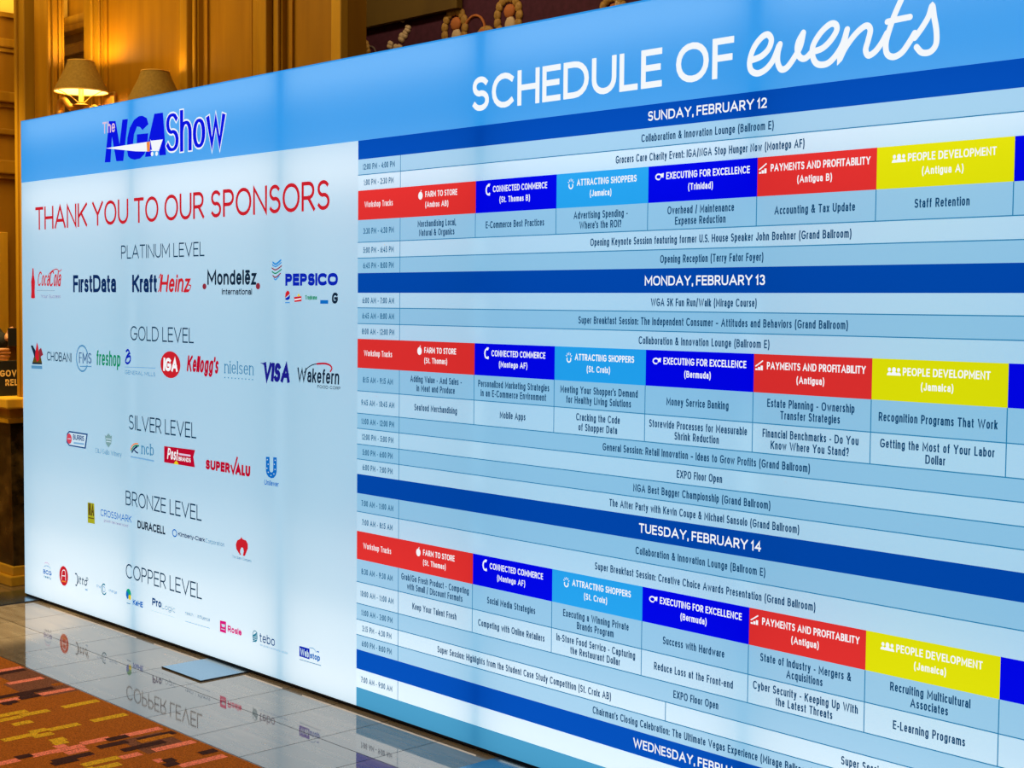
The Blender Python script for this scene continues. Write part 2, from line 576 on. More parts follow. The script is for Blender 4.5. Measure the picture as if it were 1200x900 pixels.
HEAD = [('event_title', ('text', 'SCHEDULE OF', 3.4501, 4.5571, 2.177, 0.114, 0.165, 'paper', 0, 'din')), ('sponsor_title', ('text', 'THANK YOU TO OUR SPONSORS', 0.1606, 2.6477, 1.8832, 0.1135, 0.13, 'red', 0, 'din'))]
EVENTS = [('stroke', 'paper', 0.0179, [(4.6207, 2.2159), (4.6523, 2.2224), (4.677, 2.2396), (4.6858, 2.2637), (4.6729, 2.2794), (4.6511, 2.2731), (4.6263, 2.2483), (4.6131, 2.2142), (4.6181, 2.1881), (4.6407, 2.177), (4.6689, 2.1851), (4.6933, 2.2075), (4.7111, 2.243)]), ('stroke', 'paper', 0.0176, [(4.7153, 2.2475), (4.7085, 2.2233), (4.7091, 2.1982), (4.7206, 2.1794), (4.7402, 2.1822), (4.7639, 2.2068), (4.7826, 2.2343), (4.7914, 2.2688)]), ('stroke', 'paper', 0.0174, [(4.7914, 2.2688), (4.7763, 2.2475), (4.7726, 2.2256), (4.7821, 2.2047), (4.8002, 2.2001), (4.8207, 2.215)]), ('stroke', 'paper', 0.0173, [(4.8237, 2.2146), (4.853, 2.2199), (4.8788, 2.2372), (4.8973, 2.2614), (4.8934, 2.2779), (4.8749, 2.2799), (4.8461, 2.2607), (4.8233, 2.2294), (4.824, 2.1998), (4.8393, 2.1799), (4.8687, 2.1776), (4.8944, 2.1941), (4.9166, 2.2228), (4.93, 2.2596)]), ('stroke', 'paper', 0.0167, [(4.93, 2.2596), (4.9196, 2.2176), (4.909, 2.1851), (4.9255, 2.2121), (4.9558, 2.2443), (4.9862, 2.2618), (5.0004, 2.2505), (4.9944, 2.2227), (4.9878, 2.1998), (4.9965, 2.1845), (5.0157, 2.1917), (5.0344, 2.2107), (5.0502, 2.2346)]), ('stroke', 'paper', 0.0166, [(5.0987, 2.3305), (5.0758, 2.2873), (5.0605, 2.252), (5.0481, 2.2114), (5.0515, 2.1828), (5.0708, 2.172), (5.0947, 2.18), (5.1154, 2.203), (5.1307, 2.2243)]), ('stroke', 'paper', 0.0156, [(5.0505, 2.2636), (5.0817, 2.2655), (5.1163, 2.2669)]), ('stroke', 'paper', 0.0161, [(5.131, 2.2127), (5.1513, 2.2354), (5.1688, 2.2606), (5.1785, 2.2858), (5.1844, 2.2585), (5.1921, 2.221), (5.1915, 2.1891), (5.1765, 2.1726), (5.1531, 2.1731), (5.1369, 2.1888)])]
LEVELS = [('text', 'PLATINUM LEVEL', 1.0375, 1.7556, 1.7239, 0.0617, 0.085, 'slate', 0, 'din'), ('text', 'GOLD LEVEL', 1.1193, 1.6681, 1.3524, 0.0655, 0.085, 'slate', 0, 'din'), ('text', 'SILVER LEVEL', 1.1002, 1.6863, 0.9432, 0.0676, 0.085, 'slate', 0, 'din'), ('text', 'BRONZE LEVEL', 1.068, 1.7284, 0.5908, 0.0675, 0.085, 'slate', 0, 'din'), ('text', 'COPPER LEVEL', 1.0661, 1.729, 0.2513, 0.0679, 0.085, 'slate', 0, 'din')]
LOGOS = [
    ('blue show emblem with a white swoosh and cart', [('poly', 'royal', [(0.8847, 2.1744), (0.9287, 2.3614), (0.9905, 2.3562), (1.0268, 2.2488), (1.0539, 2.3574), (1.1052, 2.3562), (1.0609, 2.1695), (0.9953, 2.1727), (0.9555, 2.2872), (0.9403, 2.1719)]), ('poly', 'royal', [(1.1046, 2.1885), (1.0949, 2.2219), (1.0999, 2.2706), (1.1225, 2.3151), (1.1614, 2.3471), (1.2051, 2.3594), (1.2376, 2.3588), (1.275, 2.3453), (1.2908, 2.3173), (1.237, 2.295), (1.2155, 2.3102), (1.1884, 2.3151), (1.1608, 2.2822), (1.1493, 2.2289), (1.1655, 2.206), (1.1787, 2.2159), (1.1856, 2.2479), (1.1859, 2.2802), (1.2873, 2.2776), (1.2793, 2.2195), (1.2522, 2.1866), (1.2143, 2.1703), (1.1652, 2.1682), (1.1267, 2.1761)]), ('poly', 'royal', [(1.2575, 2.1744), (1.342, 2.3581), (1.4171, 2.3567), (1.4416, 2.1709), (1.3846, 2.1722), (1.3796, 2.2069), (1.3271, 2.208), (1.3141, 2.1733)]), ('poly', 'paper', [(0.8948, 2.239), (1.3061, 2.2399), (1.3005, 2.1955), (1.1765, 2.2053)]), ('poly', 'orange', [(1.2741, 2.2391), (1.304, 2.2401), (1.3015, 2.1954), (1.2781, 2.1971)]), ('poly', 'paper', [(1.3062, 2.2495), (1.3146, 2.2424), (1.4153, 2.2401), (1.3848, 2.197), (1.3228, 2.1993), (1.3104, 2.2385)]), ('poly', 'paper', [(1.3101, 2.2023), (1.3848, 2.196), (1.3847, 2.1917), (1.31, 2.197)]), ('disc', 'paper', 1.3237, 2.1832, 0.0112, 0.0098), ('disc', 'paper', 1.3627, 2.1816, 0.0111, 0.0097), ('text', 'The', 0.8696, 0.9878, 2.3072, 0.0532, 0.16, 'pinkish', 0, 'din')]),
    ('white outlined navy show lettering', [('text', 'Show', 1.4381, 1.9199, 2.1761, 0.1777, 0.155, 'royal', 0, 'outline')]),
    ('red script logo beside a red bottle', [('poly', 'red', [(0.1217, 1.6925), (0.1345, 1.6924), (0.1371, 1.6573), (0.1493, 1.625), (0.1451, 1.5748), (0.1478, 1.5448), (0.1413, 1.5404), (0.1091, 1.5403), (0.1027, 1.5461), (0.1081, 1.5749), (0.1058, 1.6252), (0.1178, 1.6574)]), ('text', 'Coca', 0.1744, 0.302, 1.6025, 0.0728, 0.11, 'red', 0.25, 'script'), ('text', 'Cola', 0.302, 0.4263, 1.6, 0.0803, 0.12, 'red', 0.25, 'script'), ('stroke', 'red', 0.005, [(0.303, 1.6593), (0.342, 1.6765), (0.3881, 1.6851), (0.4184, 1.6736), (0.4413, 1.6824)]), ('line', 'grey', 0.0037, [(0.1677, 1.5806), (0.3711, 1.5796)]), ('text', 'Your Success', 0.2178, 0.4284, 1.5427, 0.0171, 0.13, 'mauve', 0, 'din')]),
    ('navy two-word sans logo', [('text', 'FırstData', 0.5619, 0.9863, 1.5712, 0.0824, 0.2, 'navy', 0, 'din')]),
    ('navy and red two-word logo', [('text', 'Kraft', 1.1374, 1.3588, 1.5712, 0.0794, 0.21, 'navy', 0, 'din'), ('text', 'Heinz', 1.3824, 1.6285, 1.5711, 0.0791, 0.17, 'red', 0.22, 'script'), ('stroke', 'red', 0.006, [(1.37, 1.5743), (1.3825, 1.59), (1.3953, 1.6495), (1.3767, 1.634)]), ('stroke', 'red', 0.0058, [(1.5933, 1.573), (1.6285, 1.5772), (1.6461, 1.5985), (1.6286, 1.6017)])]),
    ('dark navy logo with two red drops', [('text', 'Mondelēz', 1.7777, 2.1483, 1.6013, 0.063, 0.19, 'dark', 0, 'script'), ('text', 'International', 1.891, 2.1173, 1.5612, 0.0249, 0.19, 'dark', 0, 'din'), ('disc', 'brown_red', 1.7551, 1.5958, 0.0156, 0.0123), ('disc', 'brown_red', 2.1617, 1.5957, 0.0154, 0.0131)]),
    ('striped globe above a blue wordmark with small product marks', [('stroke', 'sky', 0.0081, [(2.2669, 1.6897), (2.288, 1.6826), (2.322, 1.6979)]), ('stroke', 'sky', 0.0051, [(2.2632, 1.6802), (2.288, 1.6731), (2.3261, 1.6883)]), ('stroke', 'brown_red', 0.0051, [(2.2611, 1.6672), (2.288, 1.6601), (2.3284, 1.6753)]), ('stroke', 'green', 0.005, [(2.2621, 1.6531), (2.288, 1.646), (2.3274, 1.6614)]), ('stroke', 'brown_red', 0.0051, [(2.2678, 1.6372), (2.288, 1.6303), (2.321, 1.6457)]), ('stroke', 'sky', 0.0051, [(2.2754, 1.6275), (2.288, 1.6207), (2.3127, 1.6362)]), ('text', 'PEPSICO', 2.3551, 2.7011, 1.5965, 0.0476, 0.3, 'cobalt', 0, 'din'), ('poly', 'red', [(2.3532, 1.5486), (2.3571, 1.5682), (2.3698, 1.5783), (2.3825, 1.5738), (2.3864, 1.5655), (2.3708, 1.5571)]), ('poly', 'cobalt', [(2.3532, 1.5458), (2.3767, 1.5543), (2.3883, 1.5616), (2.3864, 1.5459), (2.3728, 1.5403), (2.3591, 1.5414)]), ('line', 'sky', 0.004, [(2.3552, 1.5302), (2.3864, 1.5303)]), ('poly', 'red', [(2.4154, 1.5527), (2.4661, 1.5561), (2.4671, 1.5363), (2.4193, 1.5327)]), ('poly', 'yellow', [(2.4375, 1.555), (2.447, 1.5672), (2.4576, 1.5561)]), ('line', 'paper', 0.0047, [(2.4193, 1.5416), (2.4643, 1.5462)]), ('text', 'Tropicana', 2.4918, 2.5685, 1.5429, 0.0165, 0.22, 'green', 0, 'din'), ('poly', 'cobalt2', [(2.5907, 1.5411), (2.6419, 1.5413), (2.642, 1.5273), (2.5907, 1.527)]), ('text', 'G', 2.6637, 2.7015, 1.5281, 0.0419, 0.26, 'dark', 0.1, 'din')]),
    ('winged emblem in red, gold and black', [('poly', 'olive', [(0.1125, 1.2145), (0.1458, 1.2697), (0.1939, 1.2783), (0.2213, 1.2148)]), ('poly', 'dark', [(0.0947, 1.3007), (0.1174, 1.3028), (0.1491, 1.277), (0.1647, 1.2487), (0.1388, 1.2407), (0.1168, 1.2724)]), ('poly', 'red', [(0.1491, 1.2734), (0.166, 1.3206), (0.1815, 1.2959), (0.1899, 1.2316), (0.1641, 1.2199), (0.1453, 1.2445)]), ('poly', 'brown_red', [(0.186, 1.2816), (0.2133, 1.2932), (0.2348, 1.2581), (0.2125, 1.2502), (0.1995, 1.2355)]), ('poly', 'dark', [(0.1125, 1.216), (0.2214, 1.2169), (0.2213, 1.2098), (0.1124, 1.2073)]), ('line', 'steel', 0.0155, [(0.1024, 1.1925), (0.2241, 1.1942)])]),
    ('thin navy capital wordmark beside the winged emblem', [('text', 'CHOBANI', 0.2751, 0.539, 1.2312, 0.0448, 0.13, 'slate', 0, 'din')]),
    ('blue ring around serif initials', [('ring', 'steel', 0.009, 0.6494, 1.2539, 0.0589, 0.0616, 20, 330), ('text', 'FMS', 0.617, 0.7439, 1.2304, 0.0536, 0.16, 'navy2', 0, 'serif'), ('line', 'steel', 0.0049, [(0.627, 1.2148), (0.7437, 1.2184)])]),
    ('green handwritten wordmark', [('text', 'freshop', 0.792, 1.0228, 1.2272, 0.0708, 0.15, 'green', 0.05, 'din')]),
    ('blue script initial above pale blue capitals', [('stroke', 'cobalt', 0.0102, [(1.0795, 1.3008), (1.0955, 1.3078), (1.1059, 1.295), (1.0859, 1.2781), (1.0724, 1.2535), (1.0922, 1.2457), (1.1147, 1.2595), (1.1136, 1.279), (1.0859, 1.2736)]), ('stroke', 'cobalt', 0.0086, [(1.1137, 1.292), (1.0926, 1.2849), (1.0765, 1.2615)]), ('line', 'pale2', 0.0034, [(1.0655, 1.2284), (1.3425, 1.2336)]), ('text', 'GENERAL MILLS', 1.0679, 1.3422, 1.1956, 0.0181, 0.16, 'steel', 0, 'din')]),
    ('red oval with white initials', [('disc', 'red', 1.4719, 1.2533, 0.0851, 0.0593), ('text', 'IGA', 1.4131, 1.5325, 1.2241, 0.0586, 0.24, 'paper', 0.08, 'din')]),
    ('crimson script wordmark', [('text', "Kellogg's", 1.6079, 1.8587, 1.2286, 0.072, 0.17, 'crimson', 0.18, 'script')]),
    ('blue serif wordmark over a dotted line', [('text', 'nielsen', 1.9103, 2.1291, 1.233, 0.0552, 0.13, 'steel2', 0, 'serif'), ('disc', 'steel2', 1.9142, 1.2158, 0.0046, 0.0029), ('disc', 'steel2', 1.941, 1.2159, 0.0046, 0.0028), ('disc', 'steel2', 1.9677, 1.216, 0.0045, 0.0028), ('disc', 'steel2', 1.9942, 1.216, 0.0045, 0.0029), ('disc', 'steel2', 2.0205, 1.2161, 0.0045, 0.0028), ('disc', 'steel2', 2.0467, 1.2162, 0.0044, 0.0028), ('disc', 'steel2', 2.0727, 1.2163, 0.0044, 0.0028), ('disc', 'steel2', 2.0985, 1.2163, 0.0044, 0.0028), ('disc', 'steel2', 2.1241, 1.2164, 0.0044, 0.0028)]),
    ('bold navy italic capitals', [('text', 'VISA', 2.1934, 2.3827, 1.2144, 0.0759, 0.25, 'violet', 0.14, 'din'), ('poly', 'violet', [(2.175, 1.287), (2.2179, 1.2865), (2.224, 1.2716), (2.1996, 1.2803)])]),
    ('black wordmark under a red arc', [('text', 'Wakefern', 2.4338, 2.7079, 1.2226, 0.0552, 0.16, 'dark', 0.06, 'din'), ('stroke', 'dark', 0.0039, [(2.4831, 1.26), (2.5058, 1.2788), (2.5395, 1.2919), (2.5786, 1.2979)]), ('stroke', 'crimson', 0.0072, [(2.5675, 1.2962), (2.6173, 1.2993), (2.6502, 1.294), (2.6633, 1.2828), (2.6536, 1.2707)]), ('text', 'FOOD CORP', 2.5701, 2.7177, 1.2033, 0.0119, 0.18, 'dark', 0, 'din')]),
    ('blue outlined badge with a red roundel', [('poly', 'navy2', [(0.4845, 0.8787), (0.5077, 0.8946), (0.701, 0.8941), (0.6792, 0.8202), (0.5066, 0.8209), (0.4787, 0.8366)]), ('poly', 'fade', [(0.4947, 0.8765), (0.5114, 0.8877), (0.6875, 0.8873), (0.6682, 0.8264), (0.5105, 0.8272), (0.4903, 0.8405)]), ('disc', 'red2', 0.5097, 0.8568, 0.026, 0.0251), ('line', 'fade', 0.0034, [(0.4944, 0.8556), (0.5262, 0.8568)]), ('text', 'BURRIS', 0.5502, 0.6649, 0.8557, 0.0251, 0.2, 'navy2', 0, 'din'), ('line', 'pale2', 0.0083, [(0.5575, 0.8396), (0.6635, 0.8418)])]),
    ('grey crest above a pale serif line', [('poly', 'moss', [(0.8716, 0.9005), (0.8845, 0.8968), (0.9082, 0.911), (0.9279, 0.8988), (0.9396, 0.9042), (0.9333, 0.8651), (0.905, 0.8431), (0.8806, 0.8611)]), ('line', 'fade', 0.004, [(0.8809, 0.884), (0.9335, 0.8845)]), ('line', 'fade', 0.004, [(0.8842, 0.8717), (0.9311, 0.8718)]), ('text', 'E&J Gallo Winery', 0.7787, 1.0307, 0.809, 0.0237, 0.14, 'steel2', 0, 'serif')]),
    ('three letters beside coloured arcs', [('stroke', 'orange', 0.0063, [(1.1158, 0.8512), (1.1294, 0.8689), (1.1551, 0.8803), (1.1828, 0.883)]), ('stroke', 'green', 0.007, [(1.1214, 0.846), (1.1383, 0.8629), (1.1606, 0.8724), (1.1915, 0.8737)]), ('stroke', 'navy', 0.0086, [(1.1291, 0.84), (1.1471, 0.8564), (1.1772, 0.8698)]), ('stroke', 'navy', 0.007, [(1.1493, 0.8527), (1.1659, 0.844), (1.1824, 0.8409)]), ('text', 'ncb', 1.2153, 1.3268, 0.8377, 0.0544, 0.16, 'steel2', 0, 'serif'), ('line', 'pale2', 0.007, [(1.1155, 0.8188), (1.3288, 0.8163)])]),
    ('red swallowtail flag with white lettering', [('poly', 'crimson', [(1.4157, 0.8903), (1.6768, 0.8932), (1.6618, 0.8625), (1.6737, 0.8181), (1.4151, 0.8182)]), ('text', 'Post', 1.4418, 1.5301, 0.8354, 0.0493, 0.15, 'paper', 0.18, 'din'), ('line', 'pinkish', 0.0082, [(1.5418, 0.865), (1.6394, 0.8651)]), ('text', 'BRANDS', 1.5388, 1.6411, 0.8361, 0.018, 0.2, 'paper', 0, 'din'), ('poly', 'yellow', [(1.4982, 0.8173), (1.5079, 0.8272), (1.5205, 0.8342), (1.532, 0.8282), (1.5415, 0.8175)])]),
    ('crimson capitals with a tall check stroke', [('text', 'SUPER', 1.7611, 1.9499, 0.8182, 0.0417, 0.3, 'crimson', 0.04, 'din'), ('line', 'crimson', 0.0107, [(1.9596, 0.8537), (1.976, 0.8204), (2.0089, 0.8911)]), ('text', 'ALU', 1.9933, 2.1038, 0.8162, 0.0449, 0.3, 'crimson', 0.04, 'din')]),
    ('blue letter made of small marks above a script name', [('poly', 'cobalt2', [(2.218, 0.9088), (2.244, 0.9101), (2.244, 0.8577), (2.2489, 0.8498), (2.2586, 0.8489), (2.2666, 0.8523), (2.2699, 0.86), (2.2698, 0.9113), (2.2947, 0.9124), (2.2947, 0.8553), (2.2876, 0.8387), (2.2731, 0.8282), (2.2554, 0.8251), (2.2359, 0.8293), (2.2229, 0.8396), (2.218, 0.853)]), ('disc', 'fade', 2.2278, 0.8977, 0.0036, 0.0024), ('disc', 'fade', 2.2343, 0.8798, 0.0036, 0.0024), ('disc', 'fade', 2.2261, 0.863, 0.0037, 0.0024), ('disc', 'fade', 2.2359, 0.8477, 0.0037, 0.0024), ('disc', 'fade', 2.2554, 0.8366, 0.0036, 0.0024), ('disc', 'fade', 2.2763, 0.8445, 0.0036, 0.0024), ('disc', 'fade', 2.2843, 0.8635, 0.0036, 0.0025), ('disc', 'fade', 2.2795, 0.8837, 0.0036, 0.0024), ('disc', 'fade', 2.2859, 0.9003, 0.0036, 0.0024), ('text', 'Unilever', 2.2082, 2.3092, 0.7954, 0.0209, 0.18, 'cobalt2', 0.15, 'din')]),
    ('olive green upright label with dark letters', [('poly', 'lime', [(0.6948, 0.5635), (0.7619, 0.5644), (0.7657, 0.4664), (0.6951, 0.4643)]), ('text', 'HA', 0.7026, 0.7594, 0.5029, 0.0578, 0.2, 'olive', 0, 'din'), ('line', 'olive', 0.005, [(0.7007, 0.4898), (0.7609, 0.4913)])]),
    ('blue capitals over a mauve tagline', [('text', 'CROSSMARK', 0.824, 1.1206, 0.5128, 0.0326, 0.14, 'cobalt2', 0, 'din'), ('text', 'growth has never stood', 0.8573, 1.0862, 0.4889, 0.0122, 0.14, 'mauve', 0.15, 'din')]),
    ('black capital wordmark', [('text', 'DURACELL', 1.1752, 1.4227, 0.4949, 0.037, 0.22, 'dark', 0, 'din')]),
    ('ring beside a navy and pale name', [('ring', 'cobalt2', 0.0056, 1.503, 0.5119, 0.0175, 0.0148, 0, 360), ('text', 'Kimberly-Clark', 1.5329, 1.7535, 0.5028, 0.0189, 0.2, 'navy', 0, 'din'), ('text', 'Corporation', 1.759, 1.908, 0.5025, 0.0184, 0.13, 'steel2', 0, 'din')]),
    ('red round fruit-shaped emblem over a caption', [('poly', 'red', [(2.0254, 0.485), (1.9996, 0.5054), (1.9953, 0.524), (2.0057, 0.5419), (2.0298, 0.5521), (2.0383, 0.5612), (2.0469, 0.5528), (2.0724, 0.5503), (2.0859, 0.5378), (2.0859, 0.5189), (2.0638, 0.4849), (2.0485, 0.4838), (2.0553, 0.5032), (2.0502, 0.5167), (2.0383, 0.5175), (2.0297, 0.5069), (2.028, 0.4963), (2.0348, 0.4848)]), ('text', 'The Giant Company', 1.9692, 2.1128, 0.4653, 0.0108, 0.15, 'steel2', 0, 'din')]),
    ('small roof emblem over blue letters', [('ring', 'pinkish', 0.0044, 0.2566, 0.1969, 0.0285, 0.0139, 20, 160), ('ring', 'pale2', 0.0034, 0.2611, 0.1814, 0.0378, 0.0131, 10, 170), ('text', 'BCG', 0.2166, 0.3078, 0.1508, 0.0218, 0.24, 'cobalt2', 0, 'din'), ('text', 'realty', 0.2221, 0.3046, 0.131, 0.0131, 0.2, 'steel2', 0.2, 'din')]),
    ('red oval with a white line letter', [('disc', 'red', 0.4397, 0.1697, 0.0465, 0.0491), ('stroke', 'paper', 0.0043, [(0.4164, 0.1484), (0.4235, 0.1878), (0.4402, 0.1987), (0.4565, 0.1925), (0.4595, 0.1504)]), ('line', 'paper', 0.0042, [(0.4213, 0.1683), (0.458, 0.1714)]), ('line', 'orange', 0.006, [(0.4191, 0.1411), (0.4648, 0.1435)])]),
    ('dark handwritten wordmark with a small circle', [('stroke', 'slate', 0.0063, [(0.5621, 0.1969), (0.5755, 0.1988), (0.5859, 0.1813), (0.5856, 0.1603), (0.5746, 0.1419), (0.5657, 0.1427)]), ('text', 'itto', 0.5881, 0.6822, 0.1546, 0.0378, 0.15, 'slate', 0.2, 'din'), ('ring', 'slate', 0.0037, 0.6853, 0.1894, 0.0096, 0.0067, 0, 360), ('line', 'pale2', 0.0062, [(0.6671, 0.1355), (0.6889, 0.1367)])]),
    ('teal swirl ring between pale blue words', [('text', 'the', 0.7797, 0.8222, 0.1643, 0.0145, 0.16, 'pale2', 0, 'din'), ('ring', 'teal', 0.0065, 0.8534, 0.1647, 0.0226, 0.0246, 60, 330), ('ring', 'pale2', 0.0041, 0.8534, 0.1647, 0.0117, 0.0123, 0, 360), ('text', 'change', 0.9018, 0.9802, 0.1614, 0.0146, 0.16, 'pale2', 0, 'din')]),
    ('green, blue and yellow egg beside a blue name', [('disc', 'green2', 1.0894, 0.1802, 0.0232, 0.0223), ('poly', 'cobalt2', [(1.0671, 0.1867), (1.0815, 0.1889), (1.091, 0.1744), (1.0851, 0.1516), (1.0732, 0.1557), (1.0653, 0.1705)]), ('disc', 'yellow', 1.1004, 0.1639, 0.012, 0.012), ('line', 'steel2', 0.004, [(1.0713, 0.1335), (1.1065, 0.1346)]), ('text', 'KeHE', 1.1303, 1.2228, 0.135, 0.0262, 0.24, 'cobalt2', 0, 'din')]),
    ('navy and grey wordmark with a thin second half', [('text', 'Pro', 1.3053, 1.3861, 0.1603, 0.0343, 0.24, 'navy2', 0, 'din'), ('text', 'Logic', 1.3906, 1.5071, 0.1583, 0.0254, 0.1, 'steel2', 0, 'din'), ('line', 'fade', 0.0023, [(1.2998, 0.1362), (1.5012, 0.1361)])]),
    ('faint pale two-word logo with a fine underline', [('text', 'reach', 1.5916, 1.6575, 0.165, 0.0151, 0.13, 'steel2', 0, 'din'), ('line', 'pale', 0.0019, [(1.6751, 0.1815), (1.675, 0.1628)]), ('text', 'influence', 1.6939, 1.7939, 0.1656, 0.0164, 0.14, 'steel2', 0, 'din'), ('line', 'pale', 0.0029, [(1.5914, 0.1347), (1.7938, 0.1373)])]),
    ('magenta cart tile beside a magenta name', [('poly', 'magenta', [(1.8724, 0.1846), (1.9198, 0.1867), (1.9196, 0.1372), (1.8722, 0.1371)]), ('poly', 'fade', [(1.884, 0.1721), (1.9134, 0.173), (1.9092, 0.1608), (1.8882, 0.1601)]), ('line', 'fade', 0.0029, [(1.8818, 0.1503), (1.9123, 0.1509)]), ('text', 'Rosie', 1.9333, 2.0395, 0.1471, 0.0276, 0.24, 'magenta', 0, 'din')]),
    ('striped teal capsule beside a lower case name', [('line', 'teal', 0.0046, [(2.1242, 0.1629), (2.155, 0.18)]), ('line', 'teal', 0.0046, [(2.1242, 0.1601), (2.155, 0.1728)]), ('line', 'teal', 0.0046, [(2.1241, 0.1528), (2.155, 0.1655)]), ('line', 'teal', 0.0046, [(2.1241, 0.1455), (2.155, 0.1582)]), ('line', 'teal', 0.0046, [(2.1241, 0.1382), (2.155, 0.1509)]), ('ring', 'teal', 0.0036, 2.1401, 0.1635, 0.0163, 0.0226, 0, 360), ('text', 'tebo', 2.1737, 2.2836, 0.1473, 0.0374, 0.13, 'navy2', 0, 'din'), ('text', 'the grocery ecommerce solution', 2.1767, 2.3756, 0.1311, 0.0092, 0.14, 'pale2', 0, 'din')]),
    ('blue tile and blue lettering with a small cart', [('poly', 'cobalt', [(2.4525, 0.1795), (2.5209, 0.18), (2.521, 0.1383), (2.4526, 0.138)]), ('text', 'Web', 2.4591, 2.5156, 0.1433, 0.0285, 0.18, 'fade', 0, 'din'), ('text', 'stop', 2.5246, 2.5908, 0.1435, 0.0237, 0.24, 'cobalt2', 0, 'din'), ('line', 'cobalt2', 0.0047, [(2.5702, 0.1783), (2.5854, 0.1784)]), ('stroke', 'pale2', 0.0034, [(2.5209, 0.1842), (2.5479, 0.1859), (2.5658, 0.1748)]), ('line', 'steel2', 0.0026, [(2.4554, 0.1261), (2.5998, 0.128)])])]
DASHES = [('pink', 1.407, -0.792, -0.663), ('pink', 1.624, -0.822, -0.675), ('pink', 1.857, -0.822, -0.662), ('pink', 1.854, -0.979, -0.87), ('pink', 2.559, -0.828, -0.675), ('pink', 2.569, -1.294, -1.208), ('pink', 2.776, -0.827, -0.669), ('pink', 2.776, -0.949, -0.876), ('pink', 2.562, -1.162, -1.073), ('pink', 2.567, -1.083, -0.977), ('pink', 2.524, -1.06, -1.02), ('pink', 2.547, -0.974, -0.867), ('pink', 2.612, -1.063, -0.986), ('pink', 2.667, -1.053, -0.996), ('pink', 2.985, -0.847, -0.676), ('pink', 2.886, -0.884, -0.854), ('yellow', 2.082, -0.815, -0.671), ('yellow', 2.32, -0.819, -0.681), ('yellow', 2.038, -1.079, -0.934), ('yellow', 2.084, -0.979, -0.87), ('yellow', 2.095, -1.091, -0.982), ('yellow', 2.178, -1.052, -0.98), ('yellow', 2.333, -1.16, -1.032), ('yellow', 2.306, -1.047, -0.984), ('yellow', 2.364, -1.063, -0.99), ('yellow', 2.321, -0.986, -0.868), ('yellow', 2.45, -1.04, -0.986), ('yellow', 2.487, -1.047, -0.996), ('yellow', 2.766, -1.082, -0.95), ('yellow', 2.83, -1.063, -0.98), ('yellow', 2.816, -1.121, -1.063), ('dark', 1.796, -0.944, -0.713), ('dark', 1.823, -0.872, -0.805), ('dark', 1.865, -0.884, -0.8), ('dark', 2.624, -0.952, -0.843), ('dark', 2.567, -0.889, -0.809), ('dark', 2.709, -0.908, -0.746), ('dark', 2.636, -0.806, -0.666), ('dark', 2.666, -1.137, -0.994), ('dark', 2.693, -1.151, -1.063), ('dark', 2.55, -1.209, -1.155), ('dark', 1.454, -0.791, -0.672), ('dark', 1.89, -0.967, -0.903), ('dark', 1.902, -0.956, -0.936), ('orange2', 2.659, -0.817, -0.689), ('dark', 2.913, -0.729, -0.666), ('dark', 2.907, -0.862, -0.822), ('dark', 2.948, -0.883, -0.834)]

# ------------------------------------------------------------------ floor, carpet, ceiling
TX, TP = 1.4609 - 14 * .3105, .3105          # tile joints square to the wall
TYS = [-.640, -.3126, .015, .342, .669, .996, 1.323, 1.65, 1.977, 2.304, 2.631, 2.958]


def tile_mat():
    m = principled('travertine_tile', (.4, .3, .2), .07, 0, 3.2)
    nt = m.node_tree
    b = nt.nodes['Principled BSDF']
    tc = nt.nodes.new('ShaderNodeTexCoord')
    mp = nt.nodes.new('ShaderNodeMapping')
    mp.inputs['Scale'].default_value = (3.0, 26, 3)
    nz = nt.nodes.new('ShaderNodeTexNoise')
    nz.inputs['Scale'].default_value = 1
    nz.inputs['Detail'].default_value = 7
    rp = nt.nodes.new('ShaderNodeValToRGB')
    rp.color_ramp.elements[0].position = .34
    rp.color_ramp.elements[1].position = .68
    rp.color_ramp.elements[0].color = (.19, .145, .095, 1)
    rp.color_ramp.elements[1].color = (.27, .215, .145, 1)
    geo = nt.nodes.new('ShaderNodeNewGeometry')
    hs = nt.nodes.new('ShaderNodeHueSaturation')
    mr = nt.nodes.new('ShaderNodeMapRange')
    mr.inputs[3].default_value = .86
    mr.inputs[4].default_value = 1.12
    nt.links.new(tc.outputs['Object'], mp.inputs['Vector'])
    nt.links.new(mp.outputs['Vector'], nz.inputs['Vector'])
    nt.links.new(nz.outputs['Fac'], rp.inputs['Fac'])
    nt.links.new(geo.outputs['Random Per Island'], mr.inputs[0])
    nt.links.new(mr.outputs[0], hs.inputs['Value'])
    nt.links.new(rp.outputs['Color'], hs.inputs['Color'])
    nt.links.new(hs.outputs['Color'], b.inputs['Base Color'])
    r2 = nt.nodes.new('ShaderNodeMapRange')
    r2.inputs[3].default_value = .02
    r2.inputs[4].default_value = .06
    nt.links.new(nz.outputs['Fac'], r2.inputs[0])
    nt.links.new(r2.outputs[0], b.inputs['Roughness'])
    return m


bm = bmesh.new()
box(bm, -3.2, 8.2, -.652, 3.2, -.08, -.004, 1)
x = TX
while x < 8.2:
    for y0, y1 in zip(TYS, TYS[1:]):
        g = .0016
        f = bm.faces.new([bm.verts.new(v) for v in ((x + g, y0 + g, 0), (x + TP - g, y0 + g, 0), (x + TP - g, y1 - g, 0), (x + g, y1 - g, 0))])
    x += TP
x = TX
f = bm.faces.new([bm.verts.new(v) for v in ((TX, -.652, 0), (8.2, -.652, 0), (8.2, -.642, 0), (TX, -.642, 0))])
struct('floor', bm, [tile_mat(), principled('tile_grout', (.06, .05, .045), .8)])


